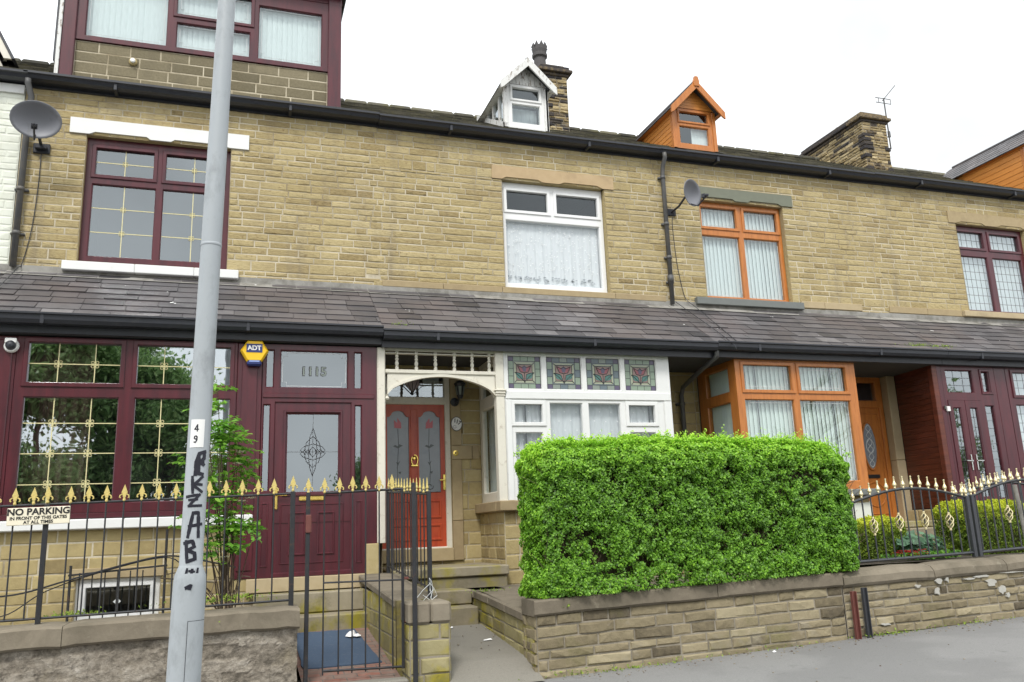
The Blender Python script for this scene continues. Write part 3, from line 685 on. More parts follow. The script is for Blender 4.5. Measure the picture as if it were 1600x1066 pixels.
# lower front at y=-1.1
mb = MB(); masonry(mb, -2.75, 1.75, -.2, 1.58, -1.1, [(-1.55, -.70, .56, 1.04), (.2, 1.75, .96, 1.6)], 'lowstone', ch=(.13, .17), ln=(.3, .55), seed=31, gap=.014, reveal=.12)
mb.use('lowstone'); mb.tone = .6
mb.box(1.60, 1.75, -1.14, -.9, .5, .9, .008); mb.tone = .75; mb.box(1.585, 1.76, -1.145, -.9, .905, 1.30, .008)
mb.use('ashlar'); mb.tone = .8; mb.box(.22, 1.58, -1.2, -1.0, .80, .955, .006); mb.tone = .5; mb.box(-1.6, -.66, -1.13, -1.0, 1.045, 1.16, .006)
put('lower_wall', mb, HB)
mb = MB().use('white'); mb.box(-2.75, -1.1, -1.21, -1.0, 1.58, 1.69, .01); mb.box(-1.098, .27, -1.21, -1.0, 1.578, 1.688, .01); put('sill', mb, HB)
# bay window
P = [(-2.2, -1.25, 3.22, 3.68), (-1.07, -.04, 3.22, 3.68), (-2.22, -1.24, 1.86, 3.06), (-1.08, -.02, 1.86, 3.06)]
def ex(f, s, T):
    mb = MB(); yb = -1.115+.03
    for p, xs, zs in ((P[0], [-1.9, -1.52], [3.44]), (P[1], [-.78, -.30], [3.44]), (P[2], [-1.91, -1.53], [2.76, 2.42, 2.08]), (P[3], [-.79, -.31], [2.76, 2.42, 2.08])):
        fancybars(mb, p, xs, zs, yb)
    put('glazing_bars', mb, f)
    mb = MB(); curtain(mb, -2.22, -1.55, 1.85, 3.7, -.85, .045, .13, 'curtainred', 2); put('curtain', mb, f); mb = MB(); curtain(mb, -.5, 0, 1.85, 3.7, -.85, .04, .13, 'curtainred', 9); put('curtain', mb, f)
window(HB, -2.32, .04, 1.76, 3.745, -1.12, P, 'burg', sash=(0, 1), glass='glassmirror', extra=ex, rd=.85)
mb = MB().use('burg'); mb.box(-2.75, -2.325, -1.12, -1.05, 1.69, 3.745, .006); mb.box(-2.6, -2.36, -1.14, -1.12, 1.8, 3.7, .01); mb.box(.045, .335, -1.12, -1.05, .96, 3.745, .008); mb.box(.10, .28, -1.135, -1.12, 1.05, 3.68, .01)
mb.use('burgpane'); mb.box(-2.45, .04, -1.135, -1.121, 1.70, 1.755, .005); put('cladding_panel', mb, HB)
# basement window
def ex(f, s, T):
    mb = MB().use('whiteline'); mb.prism([(-1.135, .755), (-1.095, .79), (-1.135, .83), (-1.175, .79)], -1.045, -1.041); put('diamond', mb, f)
window(HB, -1.55, -.70, .56, 1.04, -1.07, [(-1.45, -.80, .67, .95)], 'pvc', glass='glassbay', sash=(0,), extra=ex, rd=.5, name='basement_window')
# door unit
P = [(.375, .475, 3.20, 3.68), (.545, 1.375, 3.20, 3.68), (1.445, 1.55, 3.20, 3.68), (.355, .445, 1.95, 3.0), (1.455, 1.55, 1.93, 3.0)]
mb = MB().use('burg'); mb.plate(.34, 1.73, .96, 3.745, P + [(.49, 1.42, 1.0, 3.03)], -1.12, -1.05, .012)
mb.box(.35, 1.70, -1.135, -1.121, 3.075, 3.135, .008)
for a, b in ((.36, .45), (1.47, 1.55)): mb.ring(a, b, 1.08, 1.82, .02, -1.128, -1.119)
f = put('door_frame', mb, HB); g = MB().use('glassdoor')
for p in P: g.rect(p[0], p[1], p[2], p[3], -1.08)
put('pane', g, f); room(f, .34, 1.73, .98, 3.73, -1.0, d=.9)
mb = MB().use('whiteline'); outline(mb, P[1], .03, -1.08); put('etched_line', mb, f)
text_mesh("1115", .155, upright(.95, -1.083, 3.415), 'leadline', 'house_number', f, bold=.008, sx=1.05)
text_mesh("1115", .155, upright(.952, -1.0855, 3.415), 's_grey', 'number_infill', f, bold=0, sx=1.05)
mb = MB().use('burg'); gl = (.63, 1.28, 1.92, 2.90)
mb.plate(.49, 1.42, 1.0, 3.03, [gl], -1.10, -1.04, .02)
mb.ring(.60, 1.31, 1.89, 2.93, .03, -1.115, -1.10)
mb.ring(.58, 1.33, 1.10, 1.80, .02, -1.107, -1.099); mb.ring(.68, .88, 1.20, 1.70, .02, -1.115, -1.099); mb.ring(1.02, 1.22, 1.20, 1.70, .02, -1.115, -1.099)
dr = put('front_door', mb, HB, label="burgundy door with large patterned glass and brass letterbox")
g = MB().use('glassdoor'); g.rect(*gl, -1.07); put('pane', g, dr)
mb = MB().use('leadline'); cx, cz = .955, 2.42
mb.box(cx-.002, cx+.002, -1.075, -1.072, gl[2], gl[3]); mb.box(gl[0], gl[1], -1.075, -1.072, cz-.002, cz+.002)
def leafline(mb, pts, r=.004, y=-1.076): mb.tube([(x, y, z) for x, z in pts], r, 4)
for sx in (-1, 1):
    for sz in (-1, 1):
        for (a, b_) in ((.05, .29), (.10, .19), (.15, .10)):
            leafline(mb, [(cx, cz+sz*b_), (cx+sx*a*.75, cz+sz*b_*.62), (cx+sx*a, cz+sz*.02), (cx+sx*a*.55, cz-sz*.03)])
    leafline(mb, [(cx, cz+.06), (cx+sx*.06, cz), (cx, cz-.06)])
put('leading', mb, dr)
mb = MB().use('brass'); mb.box(.80, 1.09, -1.125, -1.10, 1.835, 1.885, .006); mb.box(.83, 1.06, -1.13, -1.12, 1.845, 1.875, .004); put('letterbox', mb, dr)
mb = MB().use('brass'); mb.box(.52, .55, -1.125, -1.10, 1.74, 2.0, .006); mb.box(.525, .66, -1.155, -1.14, 1.895, 1.915, .005); mb.box(.525, .545, -1.15, -1.12, 1.895, 1.915); put('handle', mb, dr)

# box dormer
D = MB().use('burg')
D.box(-2.45, -2.28, .27, .42, 7.75, 10.0, .01); D.box(1.22, 1.42, .27, .42, 7.72, 9.75, .01)
D.use('flaky'); D.box(-2.50, -2.452, .25, .40, 7.75, 10.0, .004)
D.use('gutter'); D.box(-2.53, -2.502, .26, 3.0, 8.0, 10.0)
D.use('burg'); D.box(-2.28, 1.22, .30, .36, 9.58, 9.68)
D.use('burgpane'); D.box(-2.52, 1.44, .32, 3.2, 9.585, 9.70); D.box(-2.26, 1.2, .5, 3.0, 7.9, 8.4)
D.use('gutter'); D.box(-2.6, 1.50, .12, 3.3, 9.705, 9.80, .01)
dm = put('dormer', D, HB, label="wide box dormer with burgundy frames above rendered blockwork")
mb = MB(); masonry(mb, -2.28, 1.22, 7.74, 8.39, .34, [], 'blockstone', 'mortar', ch=(.145, .155), ln=(.38, .44), proud=(.003, .006), gap=.014, seed=8, tone=(.5, .15)); put('blockwork', mb, dm)
P = [(-2.17, -1.09, 8.47, 9.45), (1.17-.99, 1.13, 8.47, 9.38), (-.97, .07, 9.02, 9.45), (-.97, .07, 8.47, 8.89)]
def ex(f, s, T):
    mb = MB()
    for i, p in enumerate(P): outline(mb, p, .05, .34)
    put('etched_line', mb, s)
    mb = MB(); vblind(mb, -2.24, 1.18, 8.42, 9.57, .43, .09, 'blind', 15); put('blind', mb, s)
window(dm, -2.28, 1.22, 8.40, 9.58, .31, P, 'burg', sash=(2,), glass='glass', extra=ex, sub=dm, name='window_frame', rm=False)
room(dm, -2.26, 1.2, 8.42, 9.56, .383, d=.9)
mb = MB().use('lead'); mb.face([(-2.28, .33, 7.80), (1.22, .33, 7.80), (1.22, -.05, 7.58), (-2.28, -.05, 7.58)]); mb.use('white'); mb.box(-2.28, 1.22, -.07, .0, 7.565, 7.6); put('flashing', mb, dm)
mb = MB().use('lowstone'); mb.lathe([(.06, 0), (.055, -.03), (.03, -.04)], (-1.52, .33, 8.15), 10, 'y'); mb.use('label'); mb.lathe([(.032, -.035), (.035, -.06), (.02, -.07)], (-1.52, .33, 8.15), 10, 'y'); put('vent', mb, dm)

# =============================================================== HOUSE 117
HC = empty('terraced_house', (4.2, 0, 0), "stone terraced house with cream spindle porch, orange-red door and flaking white dormer", "house", "stone houses of the terrace")
upper_wall(HC, 1.93, 6.62, (3.88, 5.63, 5.0, 6.76), 12, (71, 72))
mb = MB().use('pinkstone'); mb.tone = .5
lo = [(3.72, 6.76), (3.88, 6.76), (3.95, 6.80), (4.48, 6.80), (4.56, 6.765), (4.85, 6.765), (4.93, 6.80), (5.5, 6.80), (5.6, 6.76), (5.80, 6.76)]
mb.prism(lo + [(5.80, 6.98), (3.72, 6.98)], -.022, .1); put('lintel', mb, HC)
mb = MB().use('ashlar'); rnd = random.Random(4)
for a, b in ((2.0, 2.9), (2.905, 3.82), (3.825, 5.70), (5.705, 6.6)): mb.tone = rnd.uniform(.3, .6); mb.box(a, b, -.035, .12, 4.90, 4.995, .006)
put('window_sill', mb, HC)
P = [(3.98, 4.66, 6.30, 6.62), (4.82, 5.53, 6.30, 6.62), (3.95, 5.56, 5.09, 6.14)]
def ex(f, s, T):
    mb = MB(); curtain(mb, 3.91, 5.60, 5.03, 6.22, .19, .010, .16, 'lace', 3, .008); put('curtain', mb, f)
    mb = MB().use('motif'); r = random.Random(6); x = 4.0
    while x < 5.55:
        for k in range(7):
            a = r.uniform(-.06, .06); z = 5.22+r.uniform(-.035, .03); mb.prism([(x+a-.022, z), (x+a, z-.010), (x+a+.022, z+.006), (x+a, z+.012)], .168, .170)
        x += .155
    mb.use('lacewhite')
    for k in range(240):
        x, z = r.uniform(3.97, 5.53), r.uniform(5.32, 6.12); mb.prism([(x-.012, z), (x, z-.006), (x+.012, z+.004), (x, z+.01)], .168, .170)
    put('lace_motif', mb, f)['kind'] = 'stuff'
window(HC, 3.89, 5.62, 5.0, 6.755, .09, P, 'pvc', sash=(0, 1), glass='glasslace', extra=ex)
main_gutter(HC, 1.935, 6.62, -.015); main_roof(HC, 1.93, 6.62, 6)
porch_roof(HC, 1.785, 6.62, 22, 0, tone=(.5, .22)); porch_gutter(HC, 1.785, 6.62, -.015)
# back wall of porch at y=0
mb = MB(); masonry(mb, 1.80, 6.98, .2, 3.76, 0, [(1.84, 2.97, 1.02, 3.70), (3.42, 5.92, 1.7, 3.76)], 'lowstone', ch=(.15, .19), ln=(.3, .5), seed=41, gap=.012, reveal=.15, tone=(.5, .2))
mb.use('ashlar'); 
for (a, b), t in (((1.02, 1.55), .25), ((1.555, 2.40), .45), ((2.60, 3.74), .55)): mb.tone = t; mb.box(2.972, 3.12, -.035, .1, a, b, .005)
mb.tone = .6; mb.box(2.972, 3.27, -.037, .1, 2.405, 2.595, .005)
mb.tone = .55; mb.box(3.28, 3.38, -.03, .1, 2.405, 2.595, .005)
put('porch_wall', mb, HC)
mb = MB(sideR(1.80, -1.1)); masonry(mb, 0, 1.1, .6, 3.76, 0, [], 'lowstone', ch=(.15, .19), seed=42); put('party_wall', mb, HC)
mb = MB().use('ashlar'); mb.tone = .5; mb.box(1.84, 2.97, -.06, .12, 1.02, 1.19, .006); put('threshold', mb, HC)
# door frame, fanlight
mb = MB().use('whitedirty'); mb.plate(1.84, 2.97, 1.19, 3.70, [(1.98, 2.905, 1.2, 3.20), (1.98, 2.905, 3.29, 3.64)], .02, .10, .01); df = put('door_frame', mb, HC)
g = MB().use('glassbay'); g.rect(1.98, 2.905, 3.29, 3.64, .07); put('pane', g, df); room(df, 1.86, 2.95, 1.2, 3.69, .14, d=.7)
mb = MB().use('blind')
for a, b in ((2.02, 2.25), (2.62, 2.86)): mb.box(a, b, .20, .21, 3.42, 3.62)
for a, b in ((2.02, 2.25), (2.62, 2.86)): mb.box(a, b, .20, .21, 3.30, 3.40)
mb.use('s_pink'); mb.prism([(2.33, 3.48), (2.44, 3.36), (2.55, 3.48), (2.52, 3.58), (2.36, 3.58)], .06, .065)
mb.use('leadline')
for k in range(5): a = R(30+30*k); mb.tube([(2.44, .055, 3.33), (2.44+.16*math.cos(a), .055, 3.33+.26*math.sin(a)), (2.44+.34*math.cos(a), .055, 3.33+.30*math.sin(a))], .004, 4)
put('fanlight_pattern', mb, df)
def archpane(x0, x1, z0, z1, k=.09):
    m = (x0+x1)/2; pts = [(x0, z0), (x1, z0), (x1, z1-k)]
    pts += [(x1-.03, z1-k+.005), (x1-.055, z1-k+.03)] + [(m+(x1-m-.06)*math.cos(t), z1-.055+.055*math.sin(t)) for t in [math.pi*i/10 for i in range(11)]] + [(x0+.055, z1-k+.03), (x0+.03, z1-k+.005), (x0, z1-k)]
    return pts
mb = MB().use('reddoor')
mb.plate(1.985, 2.90, 1.195, 3.195, [(2.05, 2.85, 1.95, 3.12)], .05, .09, .0)
mb.box(2.40, 2.50, .046, .085, 1.95, 3.12, .006)
for a, b in ((2.05, 2.40), (2.50, 2.85)):   # spandrels above the arched glass
    m = (a+b)/2; pts = archpane(a+.02, b-.02, 1.97, 3.10)[3:-1]
    mb.prism([(a, 3.12), (a, 1.95), (a+.02, 1.95), (a+.02, 3.01)] + pts[::-1] + [(b-.02, 3.01), (b-.02, 1.95), (b, 1.95), (b, 3.12)], .048, .08)
for a, b in ((2.07, 2.40), (2.50, 2.83)):
    mb.ring(a, b, 1.30, 1.52, .03, .035, .05); mb.ring(a, b, 1.60, 1.85, .03, .035, .05)
dr = put('front_door', mb, HC, label="orange-red door with two tall arched frosted panes")
mb = MB().use('frost')
for a, b in ((2.07, 2.38), (2.52, 2.83)): mb.prism(archpane(a, b, 1.96, 3.10), .068, .072)
put('pane', mb, dr)
mb = MB(); 
for m, s in ((2.225, 1), (2.675, -1)):
    mb.use('frostred'); mb.prism([(m-.05*s, 2.86), (m+.05*s, 2.85), (m+.045*s, 2.93), (m-.005*s, 3.0), (m-.01*s, 2.93), (m-.055*s, 2.97)], .064, .067)
    mb.use('frostdark')
    mb.prism([(m-.07, 2.60), (m, 2.57), (m+.07, 2.61), (m+.02, 2.63), (m, 2.60), (m-.04, 2.62)], .064, .067)
    mb.prism([(m-.03, 2.38), (m, 2.33), (m+.03, 2.40), (m, 2.37)], .064, .067); mb.prism([(m, 2.24), (m+.03, 2.21), (m+.045, 2.25)], .064, .067)
    for k in range(7):
        a = k*.9; mb.tube([(m+.05*math.cos(a+t)*(.4+.1*k), .064, 2.04+.05*math.sin(a+t)*(.4+.1*k)) for t in (0, .5, 1)], .004, 4)
    mb.tube([(m, .066, 2.85), (m+.01*s, .066, 2.6), (m-.01*s, .066, 2.3), (m, .066, 2.08)], .003, 4)
put('etched_flowers', mb, dr)
mb = MB().use('brass'); mb.lathe([(.03, 0), (.03, -.01), (.015, -.02)], (2.45, .046, 2.43), 10, 'y')
mb.tube([(2.45+.045*math.cos(a), .02, 2.40+.075*math.sin(a)) for a in [R(200+ (k*320/10)-60) for k in range(11)]], .009, 6); mb.box(2.40, 2.50, .01, .04, 2.315, 2.34, .004); put('door_knocker', mb, dr)
mb = MB().use('brass'); mb.box(2.855, 2.895, .03, .05, 1.98, 2.20, .005); mb.box(2.80, 2.885, -.01, .005, 2.11, 2.13, .004); mb.box(2.87, 2.885, 0, .04, 2.11, 2.13); put('handle', mb, dr)
# porch screen
mb = MB().use('whitedirty')
mb.box(1.735, 1.84, -1.14, -1.02, 1.3, 3.745, .008); mb.box(1.745, 1.83, -1.155, -1.141, 1.3, 3.74, .004)
mb.box(1.84, 3.43, -1.12, -1.04, 3.71, 3.745); mb.box(1.84, 3.43, -1.13, -1.03, 3.415, 3.465, .008); mb.box(1.84, 3.43, -1.12, -1.04, 3.60+.075, 3.60+.085)
ap = [(1.84, 3.41), (1.84, 3.13)]
for i in range(21):
    t = i/20; ap.append((1.87+1.44*t, 3.14+.24*math.sin(math.pi*t)**.62 if 0 < t < 1 else 3.14))
ap += [(3.34, 3.13), (3.34, 3.41)]
a1 = ap[2:-2]
for (xa, za), (xb, zb) in zip(a1, a1[1:]):
    for y0, y1, o in ((-1.11, -1.05, 0), (-1.125, -1.11, 1)):
        if o == 0: mb.face([(xa, y0, za), (xb, y0, zb), (xb, y0, 3.414), (xa, y0, 3.414)]); mb.face([(xb, y0, zb), (xa, y0, za), (xa, y1, za), (xb, y1, zb)]); mb.face([(xb, y1, zb), (xa, y1, za), (xa, y1, 3.414), (xb, y1, 3.414)])
        else:
            mb.face([(xa, y0, za), (xb, y0, zb), (xb, y0, zb+.035), (xa, y0, za+.035)]); mb.face([(xa, y0, za+.035), (xb, y0, zb+.035), (xb, y1, zb+.035), (xa, y1, za+.035)]); mb.face([(xb, y0, zb), (xa, y0, za), (xa, y1, za), (xb, y1, zb)])
mb.box(3.315, 3.43, -1.14, -1.02, 1.75, 3.745, .008); mb.box(3.30, 3.445, -1.16, -1.0, 3.16, 3.20, .012); mb.box(3.29, 3.455, -1.17, -1.0, 3.20, 3.225, .008); mb.box(3.305, 3.44, -1.15, -1.0, 3.13, 3.16, .01)
mb.lathe([(.02, 0), (.035, .02), (.02, .05), (.03, .07)], (1.865, -1.09, 3.07), 8)
ps = put('porch_screen', mb, HC, label="cream painted porch screen with low arch")
bmb = MB().use('whitedirty'); H = .245
bmb.lathe([(.024, 0), (.024, .04), (.014, .05), (.022, .065), (.026, .09), (.018, .115), (.014, .125), (.024, .135), (.024, .15), (.014, .16), (.022, .18), (.018, .2), (.024, .21), (.024, H)], (0, 0, 0), 8)
spm = bmb.mesh('spindle')
for x in (2.0, 2.255, 2.51, 2.765, 3.01, 3.245): child_mesh('spindle', spm, ps, (x-wloc(ps).x, -1.08, 3.465))
# bay
mb = MB(); masonry(mb, 3.38, 5.95, .2, 1.64, -1.1, [], 'lowstone', ch=(.15, .19), ln=(.3, .55), seed=43, gap=.014)
mb.T = sidemat(3.38, 0); masonry(mb, 0, 1.1, .2, 1.64, 0, [], 'lowstone', ch=(.15, .19), ln=(.25, .45), seed=44, gap=.014)
mb.T = sideR(5.95, -1.1); masonry(mb, 0, 1.1, .2, 1.64, 0, [], 'lowstone', ch=(.15, .19), seed=45); put('bay_wall', mb, HC)
mb = MB().use('ashlar'); mb.tone = .35
for a, b in ((3.30, 3.62), (3.625, 3.82), (3.825, 4.9), (4.905, 6.0)): mb.tone = .3+.3*((a*7) % 1); mb.box(a, b, -1.2, -1.0, 1.64, 1.77, .01)
mb.box(3.30, 3.44, -.998, 0, 1.64, 1.77, .01); put('bay_sill', mb, HC)
ST = [(3.49, 3.985), (4.045, 4.575), (4.635, 5.165), (5.225, 5.73)]
lowp = [(3.57, 3.96, 2.79, 3.03), (3.57, 3.96, 1.88, 2.66), (4.07, 4.56, 1.88, 3.06), (4.64, 5.13, 1.88, 3.06), (5.25, 5.65, 2.79, 3.03), (5.25, 5.65, 1.88, 2.66)]
def ex(f, s, T):
    mb = MB(); curtain(mb, 3.47, 4.02, 1.8, 3.14, -.99, .02, .13, 'lace', 7); curtain(mb, 4.03, 5.18, 1.8, 3.14, -.985, .012, .15, 'lacegrey', 17); curtain(mb, 5.19, 5.9, 1.8, 3.14, -.99, .02, .13, 'lace', 27)
    put('net_curtain', mb, f)
    mb = MB().use('lacewhite'); r = random.Random(5)
    for row in range(5):
        for k in range(12):
            x = 3.62+k*.175+(row % 2)*.09; z = 2.96-row*.13-r.uniform(0, .015); q = .011
            mb.prism([(x, z+q), (x-q*.35, z+q*.35), (x-q, z), (x-q*.4, z-q*.4), (x, z-q), (x+q*.4, z-q*.4), (x+q, z), (x+q*.35, z+q*.35)], -1.022, -1.020)
    for k in range(160):
        x, z = (r.uniform(3.5, 4.0), r.uniform(1.85, 2.25)) if k < 60 else (r.uniform(3.5, 5.7), r.uniform(1.85, 2.05)); mb.prism([(x-.014, z), (x, z-.008), (x+.014, z+.004), (x, z+.012)], -1.022, -1.020)
    put('curtain_motif', mb, f)['kind'] = 'stuff'
wf = window(HC, 3.435, 5.93, 1.77, 3.745, -1.12, [(a, b, 3.235, 3.705) for a, b in ST] + lowp, 'white', sash=(4, 8), glass='glasslace', extra=ex, rd=.7, rx=(.32, .32), name='bay_window', label="white bay window with four stained glass lights on top")
mb = MB().use('white'); mb.box(3.445, 5.92, -1.14, -1.121, 3.10, 3.21, .01); mb.box(5.80, 5.92, -1.145, -1.121, 1.77, 3.09, .006); mb.box(3.445, 3.52, -1.145, -1.121, 1.77, 3.09, .006); put('moulding', mb, wf)
def stained(a, b, z0, z1, y, par, hue):
    mb = MB(); W, H_ = b-a, z1-z0; X = lambda u: a+u*W; Z = lambda v: z0+v*H_
    bd, bt = .17, .155
    g1 = 's_green' if hue == 0 else 's_bluerefl'
    def pc(m, u0, u1, v0, v1, g=.012): mb.use(m); mb.prism([(X(u0)+g*.3, Z(v0)+g*.3), (X(u1)-g*.3, Z(v0)+g*.3), (X(u1)-g*.3, Z(v1)-g*.3), (X(u0)+g*.3, Z(v1)-g*.3)], y-.003, y)
    for i in range(3):
        for v0, v1 in ((0.01, bt), (1-bt, .99)): pc('s_green' if hue == 0 else ('s_bluerefl' if (i+int(v0*9)) % 2 else 's_grey'), bd+(1-2*bd)*i/3, bd+(1-2*bd)*(i+1)/3, v0, v1)
        for u0, u1 in ((0.02, bd), (1-bd, .98)): pc(g1 if (i % 2) or hue == 0 else 's_green', u0, u1, bt+(1-2*bt)*i/3, bt+(1-2*bt)*(i+1)/3)
    for u0, u1 in ((0.02, bd), (1-bd, .98)):
        for v0, v1 in ((0.01, bt), (1-bt, .99)): pc('s_purple', u0, u1, v0, v1)
    pc('s_grey' if hue == 0 else 's_bluerefl', bd, 1-bd, bt, 1-bt)
    def pl(m, pts, d=.006): mb.use(m); mb.prism([(X(u), Z(v)) for u, v in pts], y-d, y-.003)
    pl('s_cream', [(.20, .19), (.80, .19), (.72, .25), (.28, .25)], .005); pl('s_cream', [(.20, .81), (.28, .76), (.72, .76), (.80, .81)], .005)
    pl('s_cream', [(.20, .2), (.26, .26), (.26, .74), (.2, .8)], .005); pl('s_cream', [(.80, .2), (.80, .8), (.74, .74), (.74, .26)], .005)
    pl('s_pink', [(.27, .26), (.73, .26), (.73, .74), (.27, .74)], .0055)
    pl('s_teal', [(.21, .50), (.30, .32), (.46, .28), (.42, .44), (.33, .48)], .008); pl('s_teal', [(.79, .50), (.67, .48), (.56, .44), (.54, .28), (.70, .32)], .008)
    pl('s_red', [(.30, .71), (.38, .52), (.48, .50), (.44, .64), (.38, .68)], .008); pl('s_red', [(.70, .71), (.62, .68), (.56, .64), (.52, .50), (.62, .52)], .008)
    pl('s_purple', [(.46, .53), (.54, .53), (.57, .66), (.5, .71), (.43, .66)], .009)
    mb.use('leadline'); mb.rect(a, b, z0, z1, y+.001)
    def ln(pts, r=.0045): mb.tube([(X(u), y-.009, Z(v)) for u, v in pts], r, 4)
    ln([(.5, .19), (.5, .5)]); ln([(.21, .50), (.33, .40), (.48, .24), (.5, .19)]); ln([(.79, .50), (.67, .40), (.52, .24), (.5, .19)])
    ln([(.21, .50), (.33, .48), (.42, .44), (.46, .30)]); ln([(.79, .50), (.67, .48), (.56, .44), (.54, .30)])
    ln([(.30, .71), (.38, .52), (.5, .49), (.62, .52), (.70, .71)]); ln([(.30, .71), (.44, .64), (.5, .71), (.56, .64), (.70, .71)]); ln([(.26, .74), (.74, .74), (.74, .26), (.26, .26), (.26, .74)], .0035)
    for u, v in ((.2, .2), (.8, .2), (.8, .8), (.2, .8)): ln([(u, v), (.5+(u-.5)*.78, .5+(v-.5)*.78)], .0035)
    put('stained_glass', mb, par)
for i, (a, b) in enumerate(ST): stained(a+.01, b-.01, 3.245, 3.695, -1.09, wf, 0 if i in (0, 3) else 1)
# bay side (faces the porch)
T = sidemat(3.41, 0)
def ex(f, s, T):
    mb = MB(T); curtain(mb, .05, 1.0, 1.8, 3.1, .12, .015, .12, 'lacegrey', 8); put('net_curtain', mb, f)
window(HC, .03, .97, 1.77, 3.745, 0, [(.12, .88, 1.90, 3.08), (.12, .88, 3.24, 3.66)], 'whitedirty', T=T, glass='glass', extra=ex, rm=False, label="narrow side light of the white bay")
window(HC, .03, 1.05, 1.70, 3.745, 0, [(.12, .9, 1.86, 3.08), (.12, .9, 3.24, 3.66)], 'white', T=sideR(5.93, -1.08), glass='glass', rm=False)
mb = MB().use('pipe')
mb.tube([(6.69, -.2, 7.44), (6.70, -.19, 7.36), (6.70, -.10, 7.24), (6.70, -.07, 7.12), (6.69, -.07, 4.86)], .036, 10)
for z in (7.02, 6.2, 5.62, 5.2): mb.lathe([(.045, 0), (.045, .05)], (6.695, -.07, z), 10); mb.box(6.63, 6.76, -.05, 0, z+.01, z+.04)
mb.lathe([(.05, 0), (.05, .12)], (6.69, -.07, 5.22), 10)
mb.tube([(6.64, -1.30, 3.86), (6.64, -1.28, 3.74), (6.68, -.7, 3.62), (6.70, -.16, 3.48), (6.70, -.09, 3.36), (6.70, -.09, .7)], .036, 10)
for z in (3.2, 2.2, 1.3): mb.lathe([(.046, 0), (.046, .05)], (6.70, -.09, z), 10); mb.box(6.63, 6.77, -.07, 0, z+.01, z+.04)
put('drainpipe', mb, HC, smooth=True)

